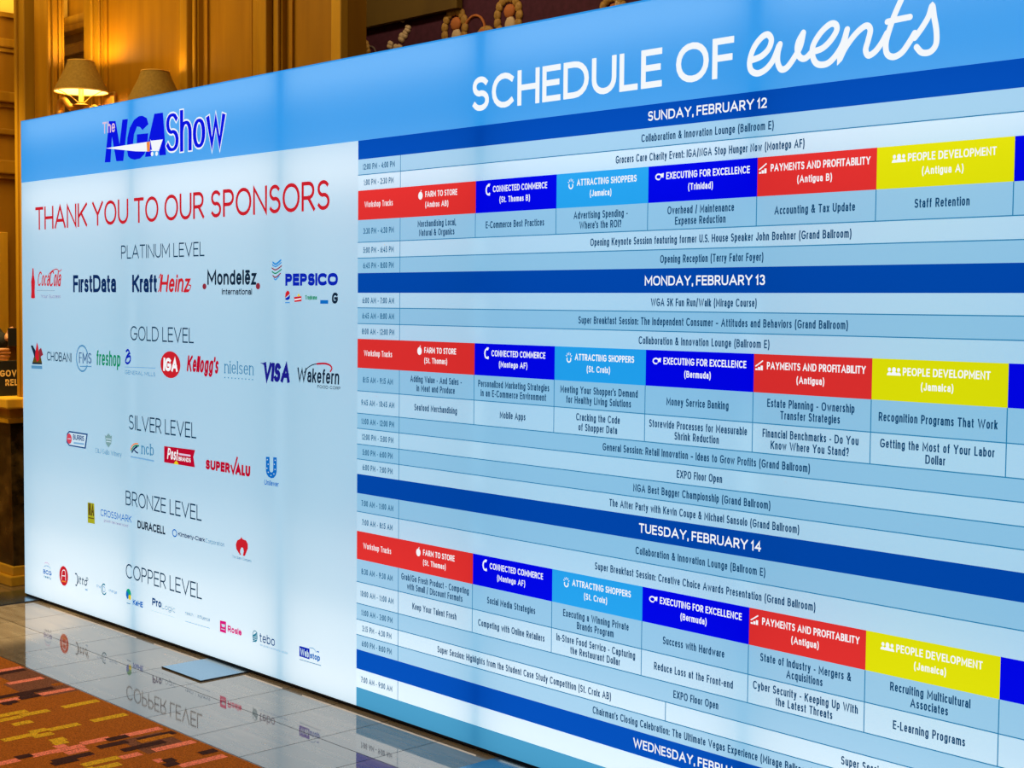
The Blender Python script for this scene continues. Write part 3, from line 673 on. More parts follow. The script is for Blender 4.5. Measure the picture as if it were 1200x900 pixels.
def carpet_mat(name, c):
    m = principled(name, c, .95)
    nt = m.node_tree
    b = nt.nodes['Principled BSDF']
    b.inputs['Specular IOR Level'].default_value = .1
    tc = nt.nodes.new('ShaderNodeTexCoord')
    nz = nt.nodes.new('ShaderNodeTexNoise')
    nz.inputs['Scale'].default_value = 210
    nz.inputs['Detail'].default_value = 3
    mr = nt.nodes.new('ShaderNodeMapRange')
    mr.inputs[1].default_value = .3
    mr.inputs[2].default_value = .7
    mr.inputs[3].default_value = .45
    mr.inputs[4].default_value = 1.5
    hs = nt.nodes.new('ShaderNodeHueSaturation')
    hs.inputs['Color'].default_value = (*c, 1)
    nt.links.new(tc.outputs['Object'], nz.inputs['Vector'])
    nt.links.new(nz.outputs['Fac'], mr.inputs[0])
    nt.links.new(mr.outputs[0], hs.inputs['Value'])
    nt.links.new(hs.outputs['Color'], b.inputs['Base Color'])
    bp = nt.nodes.new('ShaderNodeBump')
    bp.inputs['Distance'].default_value = .004
    nt.links.new(nz.outputs['Fac'], bp.inputs['Height'])
    nt.links.new(bp.outputs['Normal'], b.inputs['Normal'])
    return m


CM = {'base': carpet_mat('carpet_amber', (.40, .108, .006)), 'pink': carpet_mat('carpet_coral', (.92, .24, .14)), 'yellow': carpet_mat('carpet_mustard', (.74, .42, .014)),
      'dark': carpet_mat('carpet_umber', (.055, .018, .012)), 'orange2': carpet_mat('carpet_orange', (.52, .17, .008)), 'taupe': carpet_mat('carpet_taupe', (.21, .075, .035))}
CK = list(CM)
bm = bmesh.new()
box(bm, -3.2, 9.5, -5.5, -.654, -.08, .006, 0)


def dash(x, y0, y1, key, w=.026, z=.0064):
    f = bm.faces.new([bm.verts.new(v) for v in ((x - w / 2, y0, z), (x + w / 2, y0, z), (x + w / 2, y1, z), (x - w / 2, y1, z))])
    f.material_index = CK.index(key)


for (x0, x1, y0, y1) in ((1.42, 1.74, -.80, -.656), (1.62, 1.80, -.84, -.70), (2.60, 2.80, -.86, -.70), (1.78, 1.9, -.80, -.658)):
    f = bm.faces.new([bm.verts.new((u, v, .0061 + x0 * .00002)) for u, v in ((x0, y0), (x1, y0), (x1, y1), (x0, y1))])
    f.material_index = CK.index('taupe')
nd = 0
for key, x, y0, y1 in DASHES:
    if y1 > -.655:
        y1 = -.656
    nd += 1
    dash(x, y0, y1, key, .040, .0062 + .00002 * nd)
for i in range(420):                              # the rest of the woven pattern, out of the photograph
    x, y = rnd.uniform(-3, 9.3), rnd.uniform(-5.4, -.7)
    if 1.2 < x < 3.6 and y > -1.55:
        continue
    key = rnd.choice(['pink', 'yellow', 'dark', 'dark', 'orange2', 'pink'])
    for j in range(rnd.choice((1, 1, 2, 4))):
        xx = x + j * .026
        a = y + rnd.uniform(-.06, .06)
        dash(xx, a, min(a + rnd.uniform(.08, .2), -.66), key, .026, .0062 + .0002 * CK.index(key))
struct('floor_carpet', bm, list(CM.values()))

struct('ceiling', B(-3.2, 9.5, -5.5, 3.2, 4.85, 4.95), noisy('ceiling_paint', (.5, .36, .16), (.46, .32, .14), (2, 2, 2), .9))

# ------------------------------------------------------------------ lobby behind the board
YB = 1.3
bm = B(-1.62, 1.02, YB, YB + .12, 0, 4.85)
struct('wall_back', bm, WOODP)
bm = B(-3.1, -1.62, YB + .25, YB + .37, 0, 4.85)
struct('wall_recess', bm, WOODP)
n = 0


def trim(bmx, m=WOOD):
    global n
    n += 1
    return struct('trim_%d' % n, bmx, m)


def post(x0, x1, y0, steps):
    """A vertical timber post with stepped mouldings at both sides."""
    bm = bmesh.new()
    box(bm, x0, x1, y0 - .03, y0, 0, 4.85)
    for a, b, d in steps:
        box(bm, x0 + a * (x1 - x0), x0 + b * (x1 - x0), y0 - .03 - d, y0 - .031, 0, 4.85, 0, min(.008, d * .4))
    return trim(bm)


post(-1.80, -1.60, YB + .02, ((.0, .55, .03), (.62, .95, .02)))
post(-.60, -.39, YB, ((.08, .28, .02), (.36, .72, .045), (.8, .95, .02)))
post(.19, .47, YB, ((.06, .30, .02), (.38, .70, .05), (.78, .96, .02)))
trim(B(.94, 1.025, YB - .05, YB - .001, 0, 4.85, .006), WOODL)
bm = bmesh.new()
for z0, z1, d in ((3.44, 3.52, .05), (3.40, 3.44, .09), (3.25, 3.31, .05), (3.31, 3.335, .03), (2.3, 2.4, .05)):
    box(bm, -3.0, -1.81, YB + .25 - d, YB + .249, z0, z1, 0, .006)
trim(bm)
bm = bmesh.new()
for x0, x1 in ((-2.25, -2.2), (-1.86, -1.81)):
    box(bm, x0, x1, YB + .22, YB + .249, 0, 4.85)
trim(bm)
# frames inside the two large panels
for x0, x1 in ((-1.58, -.62), (-.37, .17), (.49, .92)):
    bm = bmesh.new()
    box(bm, x0 + .02, x0 + .05, YB - .014, YB - .001, .4, 4.4)
    box(bm, x1 - .05, x1 - .02, YB - .014, YB - .001, .4, 4.4)
    box(bm, x0 + .05, x1 - .05, YB - .014, YB - .001, .4, .43)
    box(bm, x0 + .05, x1 - .05, YB - .014, YB - .001, 4.37, 4.4)
    trim(bm, WOODP)

# slim pilaster standing on the end of the counter, directly behind the end of the board
bm = bmesh.new()
box(bm, -.53, -.43, .22, .28, 1.001, 4.85, 0, .004)
box(bm, -.53, -.50, .208, .221, 1.001, 4.85, 0, .003)
struct('pilaster', bm, WOOD)
# tall column in front of the panelled wall
bm = bmesh.new()
box(bm, -2.12, -1.785, 1.0, 1.116, 0, 4.85, 0, .004)
for y0, y1, d in ((1.004, 1.02, .010), (1.03, 1.06, .022), (1.075, 1.095, .014), (1.104, 1.116, .008)):
    box(bm, -1.786, -1.785 + d, y0, y1, 0, 4.85, 0, .003)
struct('column', bm, WOOD)

# wall on the left with cornices
XL = -2.2


def rail(z0, z1, d, y0=-1.6, y1=1.0, m=WOOD):
    return trim(B(XL, XL + d, y0, y1, z0, z1, min(.01, (z1 - z0) * .2)), m)


struct('wall_left', B(XL - .12, XL, -1.8, 1.0, 0, 3.42), WOODP)
struct('wall_left_upper', B(XL - .5, XL - .38, -1.8, 1.54, 3.42, 4.85), noisy('cove_paint', (.85, .56, .10), (.8, .5, .09), (3, 3, 3), .9))
trim(B(XL - .38, XL + .02, -1.8, 1.0, 3.39, 3.42))
area('cove_light', (XL - .2, .1, 3.46), (.12, 2.6), 12, (1, .72, .22), (math.radians(180), 0, 0))
for z0, z1, d in ((3.19, 3.25, .03), (3.16, 3.19, .015), (2.83, 2.90, .05), (2.80, 2.83, .02), (2.62, 2.66, .03), (2.36, 2.45, .07), (2.33, 2.36, .04)):
    rail(z0, z1, d)
trim(B(XL, XL + .03, -1.2, .905, .9, 1.98, .006), WOODL)
trim(B(XL, XL + .02, .965, 1.0, 0, 2.33, .004), WOOD)
rail(1.228, 1.274, .08, -1.2, 1.0, principled('pale_stone_ledge', (.85, .72, .48), .5))

# ------------------------------------------------------------------ purple mural and soffit beyond
struct('wall_far', B(-2.2, 4.6, 2.62, 2.74, 0, 4.85), DARKW)
struct('trim_soffit', B(-.12, .90, 2.15, 2.19, 3.198, 4.85), DARKW)
mural = thing('mural', 'plum coloured wall hanging woven with gold flowers above the lit wall', 'wall hanging', (1.5, 2.2, 2.4))


def mobj(name, bm, m):
    o = obj(name, bm, m, mural)
    o.location = (-1.5, -2.2, -2.4)
    return o


mobj('panel', B(-.03, 4.2, 2.2, 2.26, 2.4, 4.2, .004), PURPLE)


def mring(bm, cx, cz, rx, rz, w, y, n=26, a0=0, a1=360, mi=0):
    pts = [(cx + rx * math.cos(math.radians(a0 + (a1 - a0) * i / n)), y, cz + rz * math.sin(math.radians(a0 + (a1 - a0) * i / n))) for i in range(n + 1)]
    return tube(bm, pts, w, 6, mi)


def mblob(bm, cx, cz, rx, rz, y=2.196, d=.012, mi=0):
    r = bmesh.ops.create_icosphere(bm, subdivisions=2, radius=1, matrix=Matrix.Translation((cx, y, cz)) @ Matrix.Diagonal((rx, d, rz, 1)))
    for v in r['verts']:
        for f in v.link_faces:
            f.material_index = mi
            f.smooth = True
    return bm


for cx, cz, s in ((.83, 3.09, 1.0), (1.275, 3.10, 1.0), (-.02, 3.06, .62), (2.05, 3.0, .9), (2.9, 3.05, 1.0)):
    bm = bmesh.new()
    for k in range(15):                        # ruffled rim of petals
        a = 2 * math.pi * k / 15
        mblob(bm, cx + .088 * s * math.cos(a), cz + .108 * s * math.sin(a), .028 * s, .032 * s)
    mblob(bm, cx + .012 * s, cz + .03 * s, .045 * s, .04 * s, 2.194, .014, 1)
    mblob(bm, cx + .018 * s, cz - .045 * s, .042 * s, .05 * s, 2.194, .014, 2)
    mobj('flower', bm, [GOLDP, RUST, CREAMP])
bm = bmesh.new()
mring(bm, 1.0, 3.06, .085, .085, .008, 2.196, 18, 5, 165)
mobj('tendril', bm, RUST)
bm = bmesh.new()
mblob(bm, 1.09, 3.03, .075, .05, 2.196, .012, 0)
mblob(bm, 1.07, 3.04, .03, .025, 2.19, .012, 1)
mobj('flower', bm, [GOLDP, RUST])
bm = bmesh.new()
mring(bm, .05, 3.03, .055, .06, .006, 2.197, 18, 0, 180)
mring(bm, .03, 3.0, .04, .045, .004, 2.197, 18, 0, 180)
mobj('tendril', bm, PRINT and noisy('grey_thread', (.22, .17, .14), (.16, .12, .10), (60, 60, 60), .8))
for ox, oz in ((0, 0), (1.68, -.10)):
    for dx, dz, r in ((.19, 2.93, .024), (.215, 2.955, .03), (.24, 2.985, .027), (.272, 3.02, .03), (.30, 3.045, .03), (.33, 3.045, .026), (.355, 3.105, .03), (.385, 3.12, .026), (.41, 3.15, .026), (.36, 3.215, .024), (.245, 3.075, .026), (.39, 3.02, .024), (.31, 2.95, .024)):
        bm = bmesh.new()
        for k in range(4):
            mblob(bm, dx + ox + .45 * r * math.cos(k * 1.57 + .4), dz + oz + .45 * r * math.sin(k * 1.57 + .4), .62 * r, .62 * r)
        mobj('blossom', bm, CREAMP)

# ------------------------------------------------------------------ marble fronted counter
ct = thing('counter', 'dark marble and wood lobby counter behind the left end of the lit wall', 'counter', (-.75, .6, 0))


def cobj(name, bm, m):
    o = obj(name, bm, m, ct)
    o.location = (.75, -.6, 0)
    return o


def taper(x0, x1, y0, y1, z0, X0, X1, Y0, Y1, z1):
    bm = bmesh.new()
    vs = [bm.verts.new(v) for v in ((x0, y0, z0), (x1, y0, z0), (x1, y1, z0), (x0, y1, z0), (X0, Y0, z1), (X1, Y0, z1), (X1, Y1, z1), (X0, Y1, z1))]
    for q in ((3, 2, 1, 0), (4, 5, 6, 7), (0, 1, 5, 4), (1, 2, 6, 5), (2, 3, 7, 6), (3, 0, 4, 7)):
        bm.faces.new([vs[i] for i in q])
    return bm


cobj('marble_front', taper(-1.06, -.33, .09, 1.2, .10, -1.0, -.49, .15, 1.2, .86), MARBLE)
bm = B(-1.10, -.28, .05, 1.2, 0, .052, .006)
box(bm, -1.08, -.31, .075, 1.2, .052, .10, 0, .004)
cobj('plinth', bm, WOODL)
bm = B(-1.03, -.455, .12, 1.2, .86, .888, .004)
box(bm, -1.0, -.475, .14, 1.2, .888, .94)
cobj('moulding', bm, WOOD)
bm = B(-1.06, -.43, .10, 1.2, .94, 1.0, .01)
box(bm, -.431, -.11, .19, .9, .94, 1.0, 0, .006)
cobj('countertop', bm, WOODL)
bm = B(-.27, -.12, .20, .90, 0, .939)
struct('column_pedestal', bm, MARBLE)

sg = thing('sign', 'black sign board with gold capitals standing on the counter', 'sign', (-.62, .30, 1.0))
obj('board', B(-.014, 0, -.21, .24, .0, .195, .002), SIGNB, sg)
obj('foot', B(-.10, -.014, -.10, .10, 0, .012, .002), SIGNB, sg)
for line, y0, y1, z, in (('GOVERNMENT', -.148, .146, .108), ('RELATIONS', -.118, .118, .057)):
    bm = bmesh.new()
    for p in text_polys(line, y0, y1, z, .036, .2):
        bm.faces.new([bm.verts.new((.0012, q[0], q[1])) for q in p])
    bm.normal_update()
    for f in bm.faces:
        if f.normal.x < 0:
            f.normal_flip()
    obj('lettering', bm, SIGNT, sg)

# ------------------------------------------------------------------ wall sconces with cloth shades
SHADE = noisy('olive_lamp_cloth', (.30, .19, .035), (.24, .15, .028), (70, 70, 70), .8)
SHADEIN = principled('white_shade_lining', (.9, .86, .74), .8)
BULB = principled('lit_candle_bulb', (1, .8, .45), .5)
BULB.node_tree.nodes['Principled BSDF'].inputs['Emission Color'].default_value = (1, .66, .22, 1)
BULB.node_tree.nodes['Principled BSDF'].inputs['Emission Strength'].default_value = 9.0
RIM = principled('gold_shade_braid', (.75, .45, .10), .6)


def sconce(x, y, z, label, watts):
    t = thing('wall_lamp', label, 'lamp', (x, y, z), 'shaded lamps on the panelled wall')
    bm = bmesh.new()
    lathe(bm, [(.168, 0), (.155, .03), (.128, .085), (.098, .145), (.082, .19)])
    lathe(bm, [(.165, .001), (.152, .03), (.125, .085), (.095, .145), (.079, .19)], mi=1)
    s = obj('shade', bm, [SHADE, SHADEIN], t)
    for r, zz in ((.167, 0), (.081, .19)):
        bm = tube(bmesh.new(), [(r * math.cos(2 * math.pi * i / 36), r * math.sin(2 * math.pi * i / 36), zz) for i in range(37)], .004, 6)
        obj('braid', bm, RIM, s)
    bm = bmesh.new()
    lathe(bm, [(.0, -.075), (.022, -.075), (.024, -.07), (.017, -.06), (.017, .045), (.0, .046)], n=20)
    obj('candle_tube', bm, BRASS, t)
    bm = bmesh.new()
    lathe(bm, [(.0, .046), (.014, .05), (.021, .07), (.016, .095), (.0, .12)], n=16)
    obj('bulb', bm, BULB, t)
    bm = bmesh.new()
    for k in range(3):
        a = .5 + k * 2.094
        tube(bm, [(.020 * math.cos(a), .020 * math.sin(a), -.07), (.07 * math.cos(a), .07 * math.sin(a), -.035), (.162 * math.cos(a), .162 * math.sin(a), .004)], .003, 6)
    obj('shade_holder', bm, BRASS, t)
    bm = bmesh.new()
    lathe(bm, [(.0, -.10), (.05, -.092), (.055, -.085), (.02, -.072), (.0, -.072)], n=24)
    tube(bm, catmull([(0, 0, -.095), (-.03, .02, -.15), (-.09, .06, -.16), (-.13, .11, -.11), (-.10, .14, -.07), (-.04, .15, -.10), (0, .17, -.14), (0, YB - y - .02, -.14)], 6), [.016] * 43, 10)
    tube(bm, catmull([(0, 0, -.085), (-.06, -.02, -.10), (-.13, -.02, -.075), (-.19, -.02, -.035), (-.245, -.02, -.05), (-.26, -.02, -.11), (-.22, -.02, -.14)], 6), [.022] * 37, 10)
    obj('arm', bm, BRASS, t, smooth=True)
    bm = B(-.06, .06, YB - y - .028, YB - y - .002, -.26, .02, .012)
    obj('wall_plate', bm, BRASS, t)
    l = bpy.data.lights.new('lamp_light', 'POINT')
    l.energy = watts
    l.color = (1.0, .62, .20)
    l.shadow_soft_size = .03
    lo = bpy.data.objects.new('lamp_light', l)
    lo.location = (0, 0, .172)
    COL.objects.link(lo)
    lo.parent = t
    return t


sconce(-1.478, 1.08, 2.85, 'olive shaded wall lamp glowing underneath beside the tall wooden column', 12)
sconce(-.555, 1.08, 2.685, 'olive shaded wall lamp half hidden behind the top edge of the lit wall', 2.5)

# ------------------------------------------------------------------ person behind the counter


def skin_mesh(name, verts, edges, radii, m, parent, sub=2):
    me = bpy.data.meshes.new(name)
    me.from_pydata(verts, edges, [])
    me.materials.append(m)
    o = bpy.data.objects.new(name, me)
    COL.objects.link(o)
    o.parent = parent
    sk = o.modifiers.new('skin', 'SKIN')
    lay = me.skin_vertices[0].data if me.skin_vertices else None
    if lay is None:
        bm = bmesh.new()
        bm.from_mesh(me)
        bm.verts.layers.skin.verify()
        bm.to_mesh(me)
        bm.free()
        lay = me.skin_vertices[0].data
    for i, r in enumerate(radii):
        lay[i].radius = r if isinstance(r, tuple) else (r, r)
        lay[i].use_root = (i == 0)
    ss = o.modifiers.new('sub', 'SUBSURF')
    ss.levels = ss.render_levels = sub
    for p in me.polygons:
        p.use_smooth = True
    return o


def hand(name, parent, w, dirv, side, upv, curl=.5):
    """A palm with five separate fingers; w wrist, dirv pointing direction, side towards the thumb."""
    d, s_, u = Vector(dirv).normalized(), Vector(side).normalized(), Vector(upv).normalized()
    w = Vector(w)
    V, E_, R = [], [], []

    def add(p, r, par=None):
        V.append(tuple(p))
        R.append(r)
        if par is not None:
            E_.append((par, len(V) - 1))
        return len(V) - 1
    a = add(w, (.026, .020))
    b = add(w + d * .04, (.036, .016), a)
    c = add(w + d * .075, (.038, .014), b)
    for k, (off, L) in enumerate(((.028, .068), (.010, .076), (-.010, .071), (-.028, .056))):
        k0 = add(w + d * .088 + s_ * off, .0092, c)
        k1 = add(w + d * (.088 + L * .45) + s_ * off * 1.08 - u * L * .10 * curl * 2, .0085, k0)
        k2 = add(w + d * (.088 + L * .78) + s_ * off * 1.08 - u * L * .34 * curl * 2, .0078, k1)
        add(w + d * (.088 + L * .92) + s_ * off * 1.05 - u * L * .60 * curl * 2, .0070, k2)
    t0 = add(w + d * .03 + s_ * .034, .011, b)
    t1 = add(w + d * .062 + s_ * .056 - u * .01, .0095, t0)
    add(w + d * .090 + s_ * .058 - u * .022, .0082, t1)
    return skin_mesh(name, V, E_, R, SKIN, parent, 1)


ps = thing('person', 'person in a black jacket behind the counter holding up a black folder', 'person', (-1.42, .20, 0))
# body: one continuous figure (facing +x, towards the lobby)
bv = [(0, 0, .98), (0, 0, 1.14), (.01, 0, 1.32), (0, 0, 1.44), (.005, 0, 1.52), (.02, 0, 1.58), (.025, 0, 1.66), (.02, 0, 1.74),
      (0, .07, .84), (.02, .11, .50), (0, .11, .08), (.10, .12, .035), (0, -.07, .84), (.02, -.11, .50), (0, -.11, .08), (.10, -.12, .035)]
be = [(0, 1), (1, 2), (2, 3), (3, 4), (4, 5), (5, 6), (6, 7), (0, 8), (8, 9), (9, 10), (10, 11), (0, 12), (12, 13), (13, 14), (14, 15)]
br = [.085, (.115, .14), (.125, .18), (.09, .14), .052, (.075, .065), (.092, .076), (.07, .06), .060, .052, .040, .036, .060, .052, .040, .036]
body = skin_mesh('body', bv, be, br, SKIN, ps)
jv = [(0, 0, .84), (0, 0, 1.08), (.01, 0, 1.30), (.0, 0, 1.41), (.02, .17, 1.40), (.17, .215, 1.285), (.24, .20, 1.29), (.315, .205, 1.30), (0, -.16, 1.41), (.06, -.21, 1.22), (.22, -.14, 1.17), (.33, .04, 1.215)]
je = [(0, 1), (1, 2), (2, 3), (3, 4), (4, 5), (5, 6), (6, 7), (3, 8), (8, 9), (9, 10), (10, 11)]
jr = [.175, (.145, .165), (.14, .195), (.09, .13), (.085, .08), .068, .055, .044, (.08, .075), .062, .050, .040]
skin_mesh('jacket', jv, je, jr, CLOTH, ps)
bm = bmesh.new()
for s in (-1, 1):
    tube(bm, [(0, s * .075, .90), (.004, s * .085, .80), (.016, s * .10, .64), (.022, s * .11, .50), (.012, s * .112, .32), (0, s * .112, .17), (.004, s * .112, .06)], [.11, .108, .092, .076, .070, .064, .066], 18)
tube(bm, [(0, 0, .78), (0, 0, .82), (0, 0, .90), (0, 0, .96)], [.09, .15, .16, .145], 20)
obj('trousers', bm, CLOTH, ps)
for s in (-1, 1):
    skin_mesh('shoe', [(-.06, s * .115, .045), (.03, s * .115, .045), (.17, s * .125, .035)], [(0, 1), (1, 2)], [(.042, .045), (.045, .046), (.034, .036)], PLASTIC, ps)
bm = bmesh.new()
bmesh.ops.create_uvsphere(bm, u_segments=24, v_segments=16, radius=1, matrix=Matrix.Translation((-.012, 0, 1.685)) @ Matrix.Diagonal((.108, .088, .112, 1)))
bmesh.ops.delete(bm, geom=[v for v in bm.verts if v.co.x > .045 and v.co.z < 1.735], context='VERTS')
obj('hair', bm, HAIR, ps, smooth=True)
for s in (-1, 1):
    bm = bmesh.new()
    bmesh.ops.create_uvsphere(bm, u_segments=10, v_segments=8, radius=1, matrix=Matrix.Translation((.104, s * .03, 1.672)) @ Matrix.Diagonal((.010, .014, .008, 1)))
    obj('eye', bm, HAIR, ps, smooth=True)
    bm = bmesh.new()
    bmesh.ops.create_uvsphere(bm, u_segments=10, v_segments=8, radius=1, matrix=Matrix.Translation((.02, s * .079, 1.655)) @ Matrix.Diagonal((.018, .010, .030, 1)))
    obj('ear', bm, SKIN, ps, smooth=True)
bm = bmesh.new()
tube(bm, [(.105, 0, 1.675), (.125, 0, 1.645), (.108, 0, 1.632)], [.008, .014, .010], 8)
obj('nose', bm, SKIN, ps)
bm = bmesh.new()
tube(bm, [(.100, -.024, 1.605), (.108, 0, 1.603), (.100, .024, 1.605)], [.003, .006, .003], 8)
obj('mouth', bm, principled('lips', (.42, .13, .09), .5), ps)
hand('hand', ps, (.305, .205, 1.30), (.75, .45, .15), (-.2, -.2, .9), (-.5, .8, 0), .6)
hand('hand', ps, (.335, .055, 1.216), (.35, .9, .0), (.2, -.1, .9), (.9, -.3, .1), .5)
bm = bmesh.new()
lathe(bm, [(.038, -.012), (.042, -.008), (.042, .008), (.038, .012)], n=20)
wa = obj('watch', bm, PLASTIC, ps)
wa.location = (.325, .028, 1.208)
wa.rotation_euler = (math.radians(-90), 0, math.radians(-25))
fo = thing('folder', 'black folder held upright in the hand of the person in black', 'folder', (-.945, .452, 1.265))
bm = bmesh.new()
box(bm, -.006, .006, -.105, .005, 0, .105, 0, .002)
box(bm, -.006, .006, -.012, .005, .10, .165, 0, .002)
obj('cover', bm, PLASTIC, fo)
obj('spine', B(-.009, .009, .0052, .009, 0, .165, .001), CLOTH, fo)

# ------------------------------------------------------------------ the lightbox wall
lb = thing('lightbox_wall', 'long glowing white and blue event schedule wall standing on steel foot plates', 'display wall')
ZB = .018                                       # lower edge of the fabric
XD, XT = 2.8205, 3.0696                        # start of the table, end of the time column
XC = [3.4722, 3.8563, 4.2431, 4.6453, 5.0281, 5.4089, BW]
DEPTH = .14
bm = bmesh.new()                                # white lined back, ends, top and bottom
box(bm, 0, BW, DEPTH - .006, DEPTH, 0, BH)
box(bm, 0, .006, .002, DEPTH - .006, ZB, BH)
box(bm, BW - .006, BW, .002, DEPTH - .006, ZB, BH)
box(bm, .006, BW - .006, .002, DEPTH - .006, BH - .006, BH)
box(bm, .006, BW - .006, .012, DEPTH - .006, ZB - .006, ZB)
obj('box_shell', bm, SHELL, lb)
bm = B(0, BW, .008, .05, .006, ZB - .001, .002)
obj('bottom_rail', bm, ALU, lb)['label'] = 'aluminium rail coloured dark as if in shadow'
for px in (1.13, 2.315, 3.49, 4.63):
    obj('inner_post', B(px - .03, px + .03, .03, .09, ZB, BH - .006, .004), SHELL, lb)
for px in (.0, 1.93, 3.755, 5.70):
    bm = B(px - .152, px + .152, -.222, .27, 0, .0055, .001)
    pl = obj('foot_plate', bm, PLATE, lb)
    pl['label'] = 'flat steel plate'
    bm = B(px - .154, px + .154, -.2235, -.2222, 0, .006)
    box(bm, px + .1522, px + .1545, -.222, .27, 0, .006)
    obj('rim', bm, PLATEE, pl)


def panel(name, x0, x1, z0, z1, m, parent=lb, y=0.0):
    bm = quad(bmesh.new(), x0, x1, z0, z1, y)
    return obj(name, bm, m, parent)


def letters(name, s, x0, x1, z, cap, w, key, parent, slant=0, style='din', k=None, y=-.002, gap=.17, space=.32):
    bm = bmesh.new()
    lines = s if isinstance(s, list) else [(s, x0, x1, z)]
    for (ss, a, b, zz) in lines:
        add_polys(bm, text_polys(ss, a, b, zz, cap, w, slant, style, 0, k, gap, space), y)
    face_out(bm)
    return obj(name, bm, ink(key), parent)


ZH, ZS = 2.1284, 2.0592
bm = bmesh.new()
quad(bm, 0, BW, ZH, BH)
header = obj('header_panel', bm, F_HEAD, lb)
sponsor = panel('sponsor_panel', 0, XD, ZB, ZH, F_WHITE)

for name, t in HEAD:
    letters('lettering', t[1], t[2], t[3], t[4], t[5], t[6], t[7], header if name == 'event_title' else sponsor, style='geo', gap=.10, space=.22)
bm = bmesh.new()
for _, key, w, pts in EVENTS:
    add_polys(bm, ribbon(catmull(pts, 7), w, False, 'round'), -.002)
face_out(bm)
obj('script_lettering', bm, ink('paper'), header)
for t in LEVELS:
    letters('level_lettering', t[1], t[2], t[3], t[4], t[5], .098, t[7], sponsor, style='geo', gap=.12, space=.22)


def build_logo(label, items):
    """One sponsor mark as one printed patch; later items lie on top of earlier ones."""
    bm = bmesh.new()
    keys = []
    for n_, it in enumerate(items):
        y = -.0015 - .0002 * n_
        kind = it[0]
        key = it[6 + 1] if kind == 'text' else it[1]
        if key not in keys:
            keys.append(key)
        mi = keys.index(key)
        if kind == 'text':
            _, s, x0, x1, z, cap, w, key, slant, style = it
            if style == 'outline':
                if 'paper' not in keys:
                    keys.append('paper')
                add_polys(bm, text_polys(s, x0, x1, z, cap, w, slant, style, .0055, gap=.05), y, keys.index('paper'))
                y -= .0006
            add_polys(bm, text_polys(s, x0, x1, z, cap, w, slant, style, gap=.05 if style == 'outline' else .10 if style == 'script' else .07 if w >= .19 else .12), y, mi)
        elif kind == 'poly':
            add_fill(bm, it[2], y, mi)
        elif kind == 'stroke':
            add_polys(bm, ribbon(catmull(it[3], 6), it[2], False, 'round'), y, mi)
        elif kind == 'line':
            add_polys(bm, ribbon(it[3], it[2], False), y, mi)
        elif kind == 'disc':
            add_fill(bm, ellipse(it[2], it[3], it[4], it[5]), y, mi)
        elif kind == 'ring':
            pts = ellipse(it[3], it[4], it[5], it[6], 28, it[7], it[8])
            add_polys(bm, ribbon(pts, it[2], it[8] - it[7] == 360), y, mi)
    face_out(bm)
    o = obj('logo', bm, [ink(k) for k in keys], lb)
    o['label'] = label
    return o


for label, items in LOGOS:
    build_logo(label, items)

# schedule table ------------------------------------------------------------------
KC, CAP, SW = .0159, .0232, .155               # body lettering: width factor x cap height, cap height, stroke
XM = 4.457                                      # centre line of the full-width rows


def day(title, z1, z0, x0, x1):
    o = panel('day_band', XD, BW, z0, z1, F_NAVY)
    cap = .0285
    letters('lettering', title, x0, x1, (z0 + z1) / 2 - cap / 2, cap, .165, 'paper', o, gap=.12, space=.14)
    return o


def times(s, z0, z1, parent):
    cap = .0215
    letters('time_lettering', s, 2.945, None, (z0 + z1) / 2 - cap / 2, cap, .155, 'ink2', parent, k=.0150)


def row(z1, z0, tint, t, s=None, w=None, c=XM, split=None, s2=None):
    o = panel('schedule_row', XD, BW, z0, z1, F_ROWW if tint else F_ROWB)
    if t:
        times(t, z0, z1, o)
    if s:
        zc = (z0 + z1) / 2 - CAP / 2
        if w:
            letters('lettering', s, c - w / 2, c + w / 2, zc, CAP, SW, 'ink', o)
        else:
            letters('lettering', s, c, None, zc, CAP, SW, 'ink', o, k=KC)
    if s2:
        letters('lettering', s2, 5.092, None, (z0 + z1) / 2 - CAP / 2, CAP, SW, 'ink', o, k=KC)
    return o


ICONS = {}


